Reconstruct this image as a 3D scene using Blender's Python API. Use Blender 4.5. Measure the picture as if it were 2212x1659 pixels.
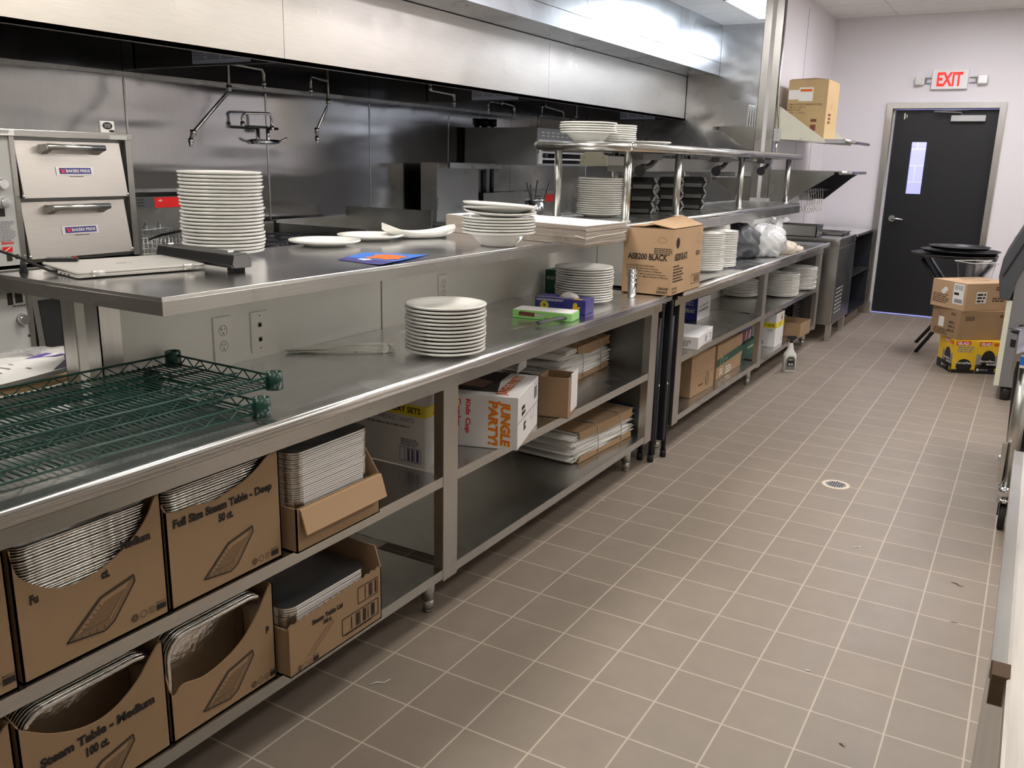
import bpy, math, random
from mathutils import Matrix, Vector
random.seed(7)
PI = math.pi
S = bpy.context.scene
COL = S.collection
for o in list(bpy.data.objects): bpy.data.objects.remove(o)
# ---------------------------------------------------------------- camera
CAM_H = 1.5517
YAW, PITCH, ROLL, FPX = 0.52553, 0.24901, 0.02362, 1903.09
cd = bpy.data.cameras.new('camera'); cam = bpy.data.objects.new('camera', cd); COL.objects.link(cam)
fw = Vector((-math.sin(YAW) * math.cos(PITCH), math.cos(YAW) * math.cos(PITCH), -math.sin(PITCH)))
rt = Vector((math.cos(YAW), math.sin(YAW), 0)); up = rt.cross(fw)
r2 = math.cos(ROLL) * rt + math.sin(ROLL) * up; u2 = -math.sin(ROLL) * rt + math.cos(ROLL) * up
m = Matrix((r2, u2, -fw)).transposed().to_4x4(); m.translation = (0, 0, CAM_H)
cam.matrix_world = m
cd.sensor_fit = 'HORIZONTAL'; cd.sensor_width = 36; cd.lens = FPX * 36 / 2212
cd.clip_start = 0.02; cd.clip_end = 60
S.camera = cam
# ---------------------------------------------------------------- exposure, world
S.view_settings.view_transform = 'Standard'; S.view_settings.look = 'None'
S.view_settings.gamma = 1; S.view_settings.use_curve_mapping = False
S.view_settings.exposure = 0.85
W = bpy.data.worlds.new('daylight'); S.world = W; W.use_nodes = True
bg = W.node_tree.nodes['Background']; bg.inputs[0].default_value = (0.42, 0.45, 1.0, 1); bg.inputs[1].default_value = 1.1
# ceiling troffers: (x centre, y centre, strength, colour)
WARM = (1.0, 0.935, 0.85); COOL = (0.86, 0.93, 1.0); NEUT = (1.0, 0.96, 0.93)
TROFFERS = [(-0.75, 0.9, 2.6, WARM), (-0.75, 3.6, 6.5, WARM), (-0.75, 6.1, 6.5, NEUT), (-0.75, 8.6, 10.5, (0.95, 0.92, 1.0)),
            (-2.55, 0.6, 9, WARM), (-2.55, 3.2, 9.5, WARM), (-2.55, 6.0, 7.5, NEUT), (-2.575, 9.4, 10, COOL),
            (0.9, 2.4, 5, WARM), (0.9, 5.6, 9, NEUT), (0.9, 8.8, 9, NEUT), (-0.75, -1.6, 1.2, WARM)]  # right-hand row: unseen, added to brighten that side of the room
CEIL = 3.08
# ---------------------------------------------------------------- materials
def nt(name):
    m = bpy.data.materials.new(name); m.use_nodes = True
    return m, m.node_tree, m.node_tree.nodes['Principled BSDF']
def lnk(t, a, b): t.links.new(a, b)
def texco(t, scale=(1, 1, 1), loc=(0, 0, 0)):
    tc = t.nodes.new('ShaderNodeTexCoord'); mp = t.nodes.new('ShaderNodeMapping')
    mp.inputs['Scale'].default_value = scale; mp.inputs['Location'].default_value = loc
    lnk(t, tc.outputs['Object'], mp.inputs[0]); return mp.outputs[0]
def noise(t, vec, scale, detail=3, rough=.5):
    n = t.nodes.new('ShaderNodeTexNoise'); n.inputs['Scale'].default_value = scale
    n.inputs['Detail'].default_value = detail; n.inputs['Roughness'].default_value = rough
    lnk(t, vec, n.inputs['Vector']); return n.outputs[0]
def bump(t, b, h, strength, dist, prev=None):
    n = t.nodes.new('ShaderNodeBump'); n.inputs['Strength'].default_value = strength; n.inputs['Distance'].default_value = dist
    lnk(t, h, n.inputs['Height'])
    if prev is not None: lnk(t, prev, n.inputs['Normal'])
    lnk(t, n.outputs[0], b.inputs['Normal']); return n.outputs[0]
def mixc(t, f, a, b):
    n = t.nodes.new('ShaderNodeMix'); n.data_type = 'RGBA'
    n.inputs[6].default_value = (*a, 1); n.inputs[7].default_value = (*b, 1); lnk(t, f, n.inputs[0]); return n.outputs[2]
def paint(name, col, rough=.5, spec=.5, metal=0, var=0.06, nscale=6, bmp=0, emit=None, es=0, alpha=None):
    m, t, b = nt(name)
    b.inputs['Roughness'].default_value = rough; b.inputs['Metallic'].default_value = metal
    b.inputs['Specular IOR Level'].default_value = spec
    v = texco(t); n = noise(t, v, nscale)
    lnk(t, mixc(t, n, [c * (1 - var) for c in col], [min(1, c * (1 + var)) for c in col]), b.inputs['Base Color'])
    if bmp: bump(t, b, noise(t, v, 180, 2), bmp, .001)
    if emit:
        b.inputs['Emission Color'].default_value = (*emit, 1); b.inputs['Emission Strength'].default_value = es
    return m
def steel(name, col=(.55, .55, .54), rough=.28, brush=(2, 60, 60), wav=0, wscale=1.2, bs=.06, rv=(.8, 1.25), wmap=(1, .55, 1.6), wd=.05):
    m, t, b = nt(name); b.inputs['Metallic'].default_value = 1
    n = noise(t, texco(t, brush), 4, 2)
    lnk(t, mixc(t, n, [c * .9 for c in col], [c * 1.08 for c in col]), b.inputs['Base Color'])
    sm = noise(t, texco(t), 2.6, 2, .5)
    mr = t.nodes.new('ShaderNodeMapRange'); mr.inputs[1].default_value = .25; mr.inputs[2].default_value = .75; mr.inputs[3].default_value = rough * rv[0]; mr.inputs[4].default_value = rough * rv[1]
    lnk(t, sm, mr.inputs[0]); lnk(t, mr.outputs[0], b.inputs['Roughness'])
    p = bump(t, b, n, bs, .001)
    if wav: bump(t, b, noise(t, texco(t, wmap), wscale, 1.5, .4), wav, wd, p)
    return m
def cardboard(name, col):
    m, t, b = nt(name); b.inputs['Roughness'].default_value = .85; b.inputs['Specular IOR Level'].default_value = .2
    v = texco(t); a = noise(t, v, 5, 5); 
    lnk(t, mixc(t, a, [c * .88 for c in col], [c * 1.08 for c in col]), b.inputs['Base Color'])
    w = t.nodes.new('ShaderNodeTexWave'); w.inputs['Scale'].default_value = 60; lnk(t, v, w.inputs['Vector']); w.bands_direction = 'Y'
    bump(t, b, w.outputs[0], .05, .001)
    return m
def emis(name, col, s):
    m, t, b = nt(name); b.inputs['Base Color'].default_value = (.9, .9, .9, 1)
    b.inputs['Emission Color'].default_value = (*col, 1); b.inputs['Emission Strength'].default_value = s
    n = noise(t, texco(t), 40, 2); bump(t, b, n, .05, .001); return m
def glassy(name, col, rough=.05, trans=1, ior=1.45, alpha=1):
    m, t, b = nt(name); b.inputs['Roughness'].default_value = rough; b.inputs['Transmission Weight'].default_value = trans
    b.inputs['IOR'].default_value = ior; b.inputs['Alpha'].default_value = alpha
    n = noise(t, texco(t), 8, 2); lnk(t, mixc(t, n, [c * .96 for c in col], col), b.inputs['Base Color'])
    return m
def brickmat(name, c1, c2, mort, bw, bh, ms, off=.0, loc=(0, 0, 0), rough=.5, rot=None, bd=.002):
    m, t, b = nt(name)
    tc = t.nodes.new('ShaderNodeTexCoord'); mp = t.nodes.new('ShaderNodeMapping'); lnk(t, tc.outputs['Object'], mp.inputs[0])
    mp.inputs['Location'].default_value = loc
    if rot: mp.inputs['Rotation'].default_value = rot
    k = t.nodes.new('ShaderNodeTexBrick'); lnk(t, mp.outputs[0], k.inputs['Vector']); k.offset = off; k.squash = 1
    k.inputs['Color1'].default_value = (*c1, 1); k.inputs['Color2'].default_value = (*c2, 1); k.inputs['Mortar'].default_value = (*mort, 1)
    k.inputs['Scale'].default_value = 1; k.inputs['Brick Width'].default_value = bw; k.inputs['Row Height'].default_value = bh
    k.inputs['Mortar Size'].default_value = ms; k.inputs['Mortar Smooth'].default_value = .25; k.inputs['Bias'].default_value = 0
    n = noise(t, tc.outputs['Object'], 9, 6, .6)
    mx = t.nodes.new('ShaderNodeMix'); mx.data_type = 'RGBA'; mx.blend_type = 'MULTIPLY'; mx.inputs[0].default_value = 1
    lnk(t, k.outputs[0], mx.inputs[6]); lnk(t, mixc(t, n, (.86, .86, .87), (1.1, 1.1, 1.08)), mx.inputs[7])
    lnk(t, mx.outputs[2], b.inputs['Base Color'])
    mr = t.nodes.new('ShaderNodeMapRange'); mr.inputs[3].default_value = rough * .8; mr.inputs[4].default_value = rough * 1.25
    lnk(t, noise(t, tc.outputs['Object'], 2.5, 5), mr.inputs[0]); lnk(t, mr.outputs[0], b.inputs['Roughness'])
    inv = t.nodes.new('ShaderNodeMath'); inv.operation = 'SUBTRACT'; inv.inputs[0].default_value = 1; lnk(t, k.outputs[1], inv.inputs[1])
    bump(t, b, inv.outputs[0], .5, bd)
    return m
TILE = 0.2032
M = {}
M['floor'] = brickmat('quarry_tile', (.30, .250, .206), (.278, .232, .192), (.52, .45, .38), TILE, TILE, .0035, 0, (7.80261 * TILE, 0 - 10.93816 * TILE, 0), .42)
M['wall'] = paint('white_wall_panel', (.765, .74, .76), .45, .4, var=.015, nscale=2)
M['frp'] = paint('white_frp_panel', (.86, .86, .81), .32, .5, var=.02, nscale=3)
M['plain'] = paint('warm_white_wall', (.80, .77, .71), .5, .4, var=.015, nscale=2)
M['ceil'] = brickmat('ceiling_tile', (.80, .79, .76), (.78, .77, .74), (.60, .60, .58), 1.22, .61, .008, 0, (0.3, 0.2, 0), .8)
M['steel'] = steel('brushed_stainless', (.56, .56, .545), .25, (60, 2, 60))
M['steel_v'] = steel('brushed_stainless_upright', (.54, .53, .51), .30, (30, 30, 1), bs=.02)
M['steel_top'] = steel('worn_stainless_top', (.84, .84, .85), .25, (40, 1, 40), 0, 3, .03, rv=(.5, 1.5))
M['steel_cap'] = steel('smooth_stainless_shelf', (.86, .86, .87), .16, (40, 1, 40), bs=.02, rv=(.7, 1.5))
M['steel_back'] = steel('wavy_stainless_wall_panel', (.44, .44, .46), .15, (60, 60, 2), .9, 1.6, .02, rv=(.8, 1.2), wmap=(1, .22, 1.5))
M['steel_hood'] = steel('satin_stainless_hood', (.66, .625, .57), .31, (60, 2, 60), .12, .8)
M['steel_encl'] = steel('satin_stainless_enclosure', (.52, .55, .58), .25, (60, 2, 60), .15, .8)
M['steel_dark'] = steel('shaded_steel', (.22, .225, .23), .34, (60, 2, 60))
M['steel_oven'] = steel('oven_door_steel', (.50, .47, .44), .36, (60, 2, 60))
M['chrome'] = steel('chrome', (.80, .82, .86), .10, (5, 5, 5), bs=.01)
M['galv'] = steel('galvanised', (.64, .65, .63), .28, (20, 20, 1), bs=.02)
M['foil'] = steel('aluminium_foil', (.88, .87, .85), .20, (90, 30, 90), .5, 70, .4, wmap=(1, 1, 1), wd=.003)
M['steel_end'] = steel('cloudy_stainless_end_wall', (.60, .60, .61), .26, (60, 60, 2), .6, 2, .02)
M['foil_in'] = steel('foil_inside', (.60, .57, .54), .32, (90, 30, 90), .3, 14, .3)
M['lidfoil'] = steel('lid_foil', (.30, .31, .34), .35, (8, 8, 8), .2, 8)  # dark reflection on the lid tops put into the foil's colour
M['china'] = paint('white_china', (.86, .86, .83), .12, .6, var=.01)
M['card'] = cardboard('brown_cardboard', (.375, .25, .15))
M['card_lt'] = cardboard('light_brown_cardboard', (.56, .38, .235))
M['card_dk'] = cardboard('dull_brown_cardboard', (.36, .245, .145))
M['card_y'] = cardboard('yellow_brown_cardboard', (.56, .41, .215))
M['kraft'] = cardboard('kraft_paper', (.42, .28, .17))
M['white_card'] = cardboard('white_cardboard', (.80, .79, .80))
M['paper'] = paint('white_paper', (.86, .85, .84), .7, .3, var=.04, nscale=20)
M['flat'] = cardboard('white_topped_flat_board', (.90, .88, .84))
M['wrapbr'] = cardboard('grey_brown_board_edges', (.48, .42, .37))
M['ink'] = paint('black_ink', (.035, .03, .028), .7, .2)
M['inkbr'] = paint('brown_ink', (.13, .085, .055), .8, .2)
M['tan'] = paint('tan_print', (.235, .155, .09), .8, .2)
M['inkgrey'] = paint('grey_ink', (.30, .30, .33), .8, .2)
M['black'] = paint('black_plastic', (.016, .016, .018), .38, .5)
M['blackm'] = paint('matt_black_metal', (.012, .013, .02), .45, .5)
M['rubber'] = paint('black_rubber', (.02, .02, .02), .7, .3)
M['dkgrey'] = paint('dark_grey_plastic', (.075, .08, .09), .4, .5)
M['grey'] = paint('grey_plastic', (.20, .20, .205), .45, .5)
M['ltgrey'] = paint('light_grey_plastic', (.50, .51, .50), .4, .5)
M['white'] = paint('white_plastic', (.80, .80, .78), .3, .5)
M['offwhite'] = paint('cream_plastic', (.72, .72, .60), .35, .5)
M['nylon'] = paint('natural_nylon', (.90, .91, .84), .4, .5)
M['red'] = paint('red_paint', (.75, .02, .02), .3, .5)
M['blue'] = paint('blue_card', (.035, .03, .25), .35, .5)
M['brightblue'] = paint('bright_blue', (.02, .18, .75), .4, .5)
M['yellow'] = paint('yellow_card', (.85, .72, .04), .45, .4)
M['gyellow'] = paint('golden_yellow', (.85, .55, .03), .45, .4)
M['orange'] = paint('orange_ink', (.75, .16, .02), .5, .3)
M['green'] = paint('green_epoxy', (.008, .055, .042), .3, .5)
M['lime'] = paint('light_green_card', (.30, .66, .20), .4, .4)
M['dkgreen'] = paint('dark_green_card', (.01, .085, .05), .45, .4)
M['purple'] = paint('purple_print', (.12, .07, .42), .5, .4)
M['slate'] = paint('slate_print', (.06, .06, .13), .5, .4)
M['silver'] = paint('silver_laptop', (.66, .65, .62), .32, .5, metal=.35)
M['door'] = paint('dark_door_paint', (.015, .016, .019), .42, .4, var=.1)
M['concrete'] = brickmat('pale_block_wall', (.62, .60, .72), (.58, .56, .70), (.80, .78, .86), .4, .2, .006, .5, (0, 0, 0), .8, (PI / 2, 0, 0))
M['exitred'] = paint('lit_red_letters', (.75, .02, .015), .4, .4, emit=(1, .04, .03), es=.30)
M['pane'] = glassy('clear_glass', (.95, .95, 1), .0, 1, 1.02)
M['clear'] = glassy('clear_polycarbonate', (.97, .98, 1), .04, 1, 1.03, .35)
M['film'] = glassy('clear_film', (.95, .95, .95), .15, .6, 1.05, .35)
M['bag'] = paint('translucent_white_bag', (.72, .74, .76), .22, .7, var=.08)
M['brown'] = paint('brown_wood_handle', (.18, .045, .025), .4, .5)
M['cloth'] = paint('cream_cloth', (.74, .66, .55), .9, .2, var=.15, nscale=25)
M['cove'] = paint('brown_cove_tile', (.22, .165, .12), .4, .5, var=.1)
M['led'] = emis('white_marker', (1, 1, 1), .8)  # white marks given an emission of their own
M['papblue'] = paint('bluish_white_label', (.66, .74, 1.0), .5, .4, var=.08, nscale=30)
# ---------------------------------------------------------------- mesh helpers
class MB:
    def __init__(s): s.v = []; s.f = []; s.mi = []; s.sm = []
    def add(s, vs, fs, mi=0, T=None, sm=False):
        b = len(s.v)
        for p in vs:
            p = Vector(p)
            s.v.append(T @ p if T is not None else p)
        for f in fs: s.f.append([i + b for i in f]); s.mi.append(mi); s.sm.append(sm)
        return s
    def box(s, x0, x1, y0, y1, z0, z1, mi=0, T=None):
        v = [(x, y, z) for x in (x0, x1) for y in (y0, y1) for z in (z0, z1)]
        return s.add(v, [(0, 1, 3, 2), (4, 6, 7, 5), (0, 4, 5, 1), (2, 3, 7, 6), (0, 2, 6, 4), (1, 5, 7, 3)], mi, T)
    def cyl(s, p0, p1, r0, r1=None, n=14, mi=0, T=None, caps=True):
        p0 = Vector(p0); p1 = Vector(p1); r1 = r0 if r1 is None else r1
        d = (p1 - p0).normalized(); a = d.orthogonal().normalized(); b = d.cross(a)
        v = []
        for p, r in ((p0, r0), (p1, r1)):
            for i in range(n):
                t = 2 * PI * i / n; v.append(p + a * r * math.cos(t) + b * r * math.sin(t))
        s.add(v, [(i, (i + 1) % n, n + (i + 1) % n, n + i) for i in range(n)], mi, T, True)
        if caps: s.add(v, [tuple(range(n))[::-1], tuple(range(n, 2 * n))], mi, T)
        return s
    def tube(s, pts, r, n=8, mi=0, T=None, closed=False, flat=None):
        pts = [Vector(p) for p in pts]; N = len(pts); v = []
        for i, p in enumerate(pts):
            if closed: d = pts[(i + 1) % N] - pts[i - 1]
            else: d = pts[min(i + 1, N - 1)] - pts[max(i - 1, 0)]
            d.normalize(); a = d.cross(Vector((0, 0, 1)))
            if a.length < .05: a = Vector((1, 0, 0)) if i == 0 else pa - d * pa.dot(d)
            a.normalize(); pa = a; b = d.cross(a)
            rr = r[i] if isinstance(r, (list, tuple)) else r
            for k in range(n):
                t = 2 * PI * k / n; v.append(p + a * rr * math.cos(t) + b * (flat or 1) * rr * math.sin(t))
        f = []
        for i in range(N if closed else N - 1):
            j = (i + 1) % N
            for k in range(n): f.append((i * n + k, i * n + (k + 1) % n, j * n + (k + 1) % n, j * n + k))
        s.add(v, f, mi, T, True)
        if not closed: s.add(v, [tuple(range(n))[::-1], tuple(range((N - 1) * n, N * n))], mi, T)
        return s
    def lathe(s, prof, n=32, mi=0, T=None, sm=True):
        v = []; f = []; idx = []
        for r, z in prof:
            if r < 1e-6: idx.append([len(v)] * n); v.append((0, 0, z))
            else:
                idx.append(list(range(len(v), len(v) + n)))
                v += [(r * math.cos(2 * PI * i / n), r * math.sin(2 * PI * i / n), z) for i in range(n)]
        for a, b in zip(idx, idx[1:]):
            for i in range(n):
                j = (i + 1) % n; q = []
                for k in (a[i], a[j], b[j], b[i]):
                    if k not in q: q.append(k)
                if len(q) > 2: f.append(tuple(q))
        return s.add(v, f, mi, T, sm)
    def prism(s, poly, pl, a, b, mi=0, T=None):
        # poly in plane pl ('xy','xz','yz'), extruded from a to b on the other axis
        ax = {'xy': (0, 1, 2), 'xz': (0, 2, 1), 'yz': (1, 2, 0)}[pl]; n = len(poly); v = []
        for c in (a, b):
            for p in poly:
                q = [0, 0, 0]; q[ax[0]] = p[0]; q[ax[1]] = p[1]; q[ax[2]] = c; v.append(q)
        f = [tuple(range(n)), tuple(range(n, 2 * n))[::-1]] + [(i, n + i, n + (i + 1) % n, (i + 1) % n) for i in range(n)]
        return s.add(v, f, mi, T)
    def rrect(s, x0, x1, y0, y1, r, seg=5):
        p = []
        for cx, cy, a in ((x1 - r, y1 - r, 0), (x0 + r, y1 - r, 90), (x0 + r, y0 + r, 180), (x1 - r, y0 + r, 270)):
            for k in range(seg + 1):
                t = math.radians(a + 90 * k / seg); p.append((cx + r * math.cos(t), cy + r * math.sin(t)))
        return p
    def loft(s, rings, mi=0, T=None, sm=True, cap0=True, cap1=True):
        n = len(rings[0]); v = [p for r in rings for p in r]; f = []
        for i in range(len(rings) - 1):
            for k in range(n): f.append((i * n + k, i * n + (k + 1) % n, (i + 1) * n + (k + 1) % n, (i + 1) * n + k))
        s.add(v, f, mi, T, sm)
        cs = []
        if cap0: cs.append(tuple(range(n))[::-1])
        if cap1: cs.append(tuple(range((len(rings) - 1) * n, len(rings) * n)))
        if cs: s.add(v, cs, mi, T)
        return s
    def build(s, name, mats, parent=None, bevel=0, seg=2, world=True, fixn=True, org0=False):
        if not isinstance(mats, (list, tuple)): mats = [mats]
        me = bpy.data.meshes.new(name)
        vs = s.v; org = Vector((0, 0, 0))
        if parent is not None:
            if world: org = root_loc(parent)
        else:
            lo = [min(p[i] for p in vs) for i in range(3)]; hi = [max(p[i] for p in vs) for i in range(3)]
            org = Vector(((lo[0] + hi[0]) / 2, (lo[1] + hi[1]) / 2, lo[2]))
        if org0: org = Vector((0, 0, 0))
        me.from_pydata([tuple(p - org) for p in vs], [], s.f)
        for k in mats: me.materials.append(M[k] if isinstance(k, str) else k)
        me.polygons.foreach_set('material_index', s.mi); me.polygons.foreach_set('use_smooth', s.sm)
        me.update()
        if fixn:
            import bmesh
            bm = bmesh.new(); bm.from_mesh(me); bmesh.ops.remove_doubles(bm, verts=bm.verts, dist=1e-5)
            bmesh.ops.recalc_face_normals(bm, faces=bm.faces); bm.to_mesh(me); bm.free()
        o = bpy.data.objects.new(name, me); COL.objects.link(o)
        if parent is not None:
            o.parent = parent
        else: o.location = org
        if bevel:
            b = o.modifiers.new('edge', 'BEVEL'); b.width = bevel; b.segments = seg; b.limit_method = 'ANGLE'; b.angle_limit = .7
            b.harden_normals = False
        return o
def root_loc(o):
    l = Vector((0, 0, 0))
    while o is not None: l = l + o.location; o = o.parent
    return l
def tag(o, label, cat, group=None):
    o['label'] = label; o['category'] = cat
    if group: o['group'] = group
    return o
def thing(name, label, cat, loc=(0, 0, 0), rz=0, group=None):
    o = bpy.data.objects.new(name, None); COL.objects.link(o); o.empty_display_size = .05
    o.location = loc; o.rotation_euler = (0, 0, rz); return tag(o, label, cat, group)
def struct(o): o['kind'] = 'structure'; return o
KID = {}
def dup(root, loc=None, rot=None, label=None, group=None):
    r = root.copy(); COL.objects.link(r)
    if loc is not None: r.location = loc
    if rot is not None: r.rotation_euler = rot
    if label: r['label'] = label
    if group: r['group'] = group
    for ch in [c for c in bpy.data.objects if c.parent == root] if root.type == 'EMPTY' else []:
        c = ch.copy(); COL.objects.link(c); c.parent = r
        for g in [x for x in bpy.data.objects if x.parent == ch]:
            d = g.copy(); COL.objects.link(d); d.parent = c
    return r
# text geometry: unit-height glyph meshes, cached
TC = {}
def textgeo(st, bold=0.0):
    k = (st, bold)
    if k in TC: return TC[k]
    cu = bpy.data.curves.new('t', 'FONT'); cu.body = st; cu.size = 1; cu.offset = bold; cu.resolution_u = 3
    o = bpy.data.objects.new('t', cu)
    me = bpy.data.meshes.new_from_object(o)
    vs = [(v.co.x, v.co.y) for v in me.vertices]; fs = [tuple(p.vertices) for p in me.polygons]
    bpy.data.objects.remove(o); bpy.data.curves.remove(cu); bpy.data.meshes.remove(me)
    x0 = min(v[0] for v in vs); x1 = max(v[0] for v in vs)
    TC[k] = ([((x - x0), y / .73) for x, y in vs], fs, x1 - x0)
    return TC[k]
class Print:
    """flat printing on a face: origin O, right U, up V (world or local)"""
    def __init__(s, mb, O, U, V, off=.0012):
        s.mb = mb; U = Vector(U).normalized(); V = Vector(V).normalized(); N = U.cross(V); O = Vector(O) + N * off
        s.T = Matrix((U, V, N)).transposed().to_4x4(); s.T.translation = O; s.N = 0
    def t(s, st, x, y, h, mi=0, w=None, al='l', rot=0, bold=.01, slant=0):
        vs, fs, wd = textgeo(st, bold); sx = h * 1.0 if w is None else w / wd
        if al == 'c': x0 = -wd * sx / 2
        elif al == 'r': x0 = -wd * sx
        else: x0 = 0
        c, q = math.cos(rot), math.sin(rot); out = []
        for a, b in vs:
            a = a * sx + x0 + b * h * slant; b = b * h; out.append((x + a * c - b * q, y + a * q + b * c, s.N))
        s.mb.add(out, fs, mi, s.T); return s
    def r(s, x0, y0, x1, y1, mi=0, dz=0):
        s.mb.add([(x0, y0, s.N + dz), (x1, y0, s.N + dz), (x1, y1, s.N + dz), (x0, y1, s.N + dz)], [(0, 1, 2, 3)], mi, s.T); return s
    def poly(s, pts, mi=0, dz=0): s.mb.add([(a, b, s.N + dz) for a, b in pts], [tuple(range(len(pts)))], mi, s.T); return s
    def line(s, pts, w, mi=0, dz=0):
        for (a, b), (c, d) in zip(pts, pts[1:]):
            L = math.hypot(c - a, d - b) or 1; nx, ny = -(d - b) / L * w / 2, (c - a) / L * w / 2
            s.poly([(a - nx, b - ny), (c - nx, d - ny), (c + nx, d + ny), (a + nx, b + ny)], mi, dz)
        return s
    def frame(s, x0, y0, x1, y1, w, mi=0): return s.line([(x0, y0), (x1, y0), (x1, y1), (x0, y1), (x0, y0)], w, mi)
    def ring(s, cx, cy, r, w, mi=0, ry=None, n=20):
        ry = ry or r; v = []; f = []
        for i in range(n):
            t = 2 * PI * i / n
            v += [(cx + r * math.cos(t), cy + ry * math.sin(t), s.N), (cx + (r - w) * math.cos(t), cy + (ry - w) * math.sin(t), s.N)]
        for i in range(n): j = (i + 1) % n; f.append((2 * i, 2 * j, 2 * j + 1, 2 * i + 1))
        s.mb.add(v, f, mi, s.T); return s
    def disc(s, cx, cy, r, mi=0, ry=None, n=20, dz=0):
        ry = ry or r; return s.poly([(cx + r * math.cos(2 * PI * i / n), cy + ry * math.sin(2 * PI * i / n)) for i in range(n)], mi, dz)
    def bars(s, x0, y0, x1, y1, mi=0, n=28, frame=0):
        rr = random.Random(5); x = x0; st = (x1 - x0) / n
        for i in range(n):
            if rr.random() < .62: s.r(x0 + i * st, y0, x0 + i * st + st * rr.uniform(.5, .95), y1, mi)
        if frame: s.frame(x0 - frame * 2, y0 - frame * 2, x1 + frame * 2, y1 + frame * 2, frame, mi)
        return s
    def words(s, x0, y1, w, rows, h, mi=0, gap=1.6, seed=1):
        rr = random.Random(seed)
        for k in range(rows):
            x = x0; y = y1 - k * h * gap
            while x < x0 + w * rr.uniform(.75, 1):
                l = h * rr.uniform(1.2, 4); s.r(x, y - h, min(x + l, x0 + w), y, mi); x += l + h * .6
        return s
# ================================================================ room shell
YW = 10.35; XB = -5.0; XR = 2.3; YB = -3.2
WX0, WX1 = -2.29, -2.13                      # partition wall between aisle and cook line
DX0, DX1 = -1.46, -0.47                      # door opening
def S1(mb, name, mat, **k): return struct(mb.build(name, mat, **k))
S1(MB().box(XB, XR, YB, YW, -.05, 0), 'floor', 'floor', org0=True)
S1(MB().box(XB, XR, YB, YW, CEIL, CEIL + .05), 'ceiling', 'ceil', org0=True)
S1(MB().box(WX1, DX0, YW, YW + .12, 0, CEIL).box(DX1, XR, YW, YW + .12, 0, CEIL).box(DX0, DX1, YW, YW + .12, 2.16, CEIL), 'wall_far', 'wall')
S1(MB().box(XB, WX1, YW, YW + .12, 0, CEIL), 'wall_end', 'steel_end')
mb = MB(); ys = [YB, -.2, 1.2, 2.55, 3.735, 4.92, 6.105, 7.29, 8.47, 9.65, YW]
for a, b in zip(ys, ys[1:]): mb.box(XB - .05, XB, a + .003, b - .003, 0, CEIL)
mb.box(XB - .08, XB - .006, YB, YW, 0, CEIL)
S1(mb, 'wall_back', 'steel_back')
S1(MB().box(XR, XR + .1, YB, YW, 0, CEIL), 'wall_right', 'plain')
S1(MB().box(XB, XR, YB - .1, YB, 0, CEIL), 'wall_rear', 'plain')
# panel joints as thin bright battens on the back wall
for y in (3.735, 4.92, 6.105, 7.29):
    S1(MB().box(XB, XB + .004, y - .006, y + .006, 1.0, 1.98), 'trim_%d' % (int(y * 10)), 'galv')
# partition: half wall and full-height end wall
S1(MB().box(WX0, WX1, 1.455, 8.2, 0, 1.17), 'wall_partition', 'frp')
S1(MB().box(WX0, WX1, 8.2, YW, 0, CEIL), 'wall_left', 'wall')
S1(MB().box(WX1, WX1 + .0015, 2.652, 2.658, .9, 1.17).box(WX1, WX1 + .0015, 4.6, 4.606, .9, 1.17), 'trim_1', 'grey')
S1(MB().box(WX1, WX1 + .002, 9.1, 9.105, .9, 3.0).box(WX1, WX1 + .002, 9.75, 9.755, .9, 2.2), 'trim_2', 'grey')
# stainless corner guards on the two wall ends
def guards(y, z0, z1, n, wl, wr):
    S1(MB().box(WX0 - .003, WX0 + wl, y - .003, y, z0, z1).box(WX0 - .003, WX0, y - .003, y + .05, z0, z1), 'trim_%d' % n, 'steel_v')
    S1(MB().box(WX1 - wr, WX1 + .003, y - .003, y, z0, z1).box(WX1, WX1 + .003, y - .003, y + .062, z0, z1), 'trim_%d' % (n + 1), 'steel_v')
guards(1.455, 0, 1.17, 3, .056, .056)
guards(8.2, 1.27, CEIL, 5, .062, .062)
# cove base at the door and along the partition by the end cabinet
S1(MB().box(WX1, DX0 + .005, YW - .012, YW, 0, .13).box(DX0 - .12, DX0 + .01, YW - .03, YW, 0, .13), 'baseboard_far', 'cove', bevel=.004)
S1(MB().box(DX1, XR, YW - .012, YW, 0, .13), 'baseboard_far_right', 'cove')
# outdoors beyond the door
S1(MB().box(-4, 3, 12.3, 12.4, -.3, 4), 'wall_outside', 'concrete', org0=True)
S1(MB().box(-4, 3, YW + .12, 12.3, -.08, -.03), 'floor_outside', 'ltgrey')
al = bpy.data.lights.new('sky_glow', 'AREA'); al.energy = 160; al.shape = 'RECTANGLE'; al.size = 5; al.size_y = 1.6; al.color = (.55, .56, 1)
ao = bpy.data.objects.new('sky_glow', al); COL.objects.link(ao); ao.location = (-.8, 11.3, 3.8)
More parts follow.
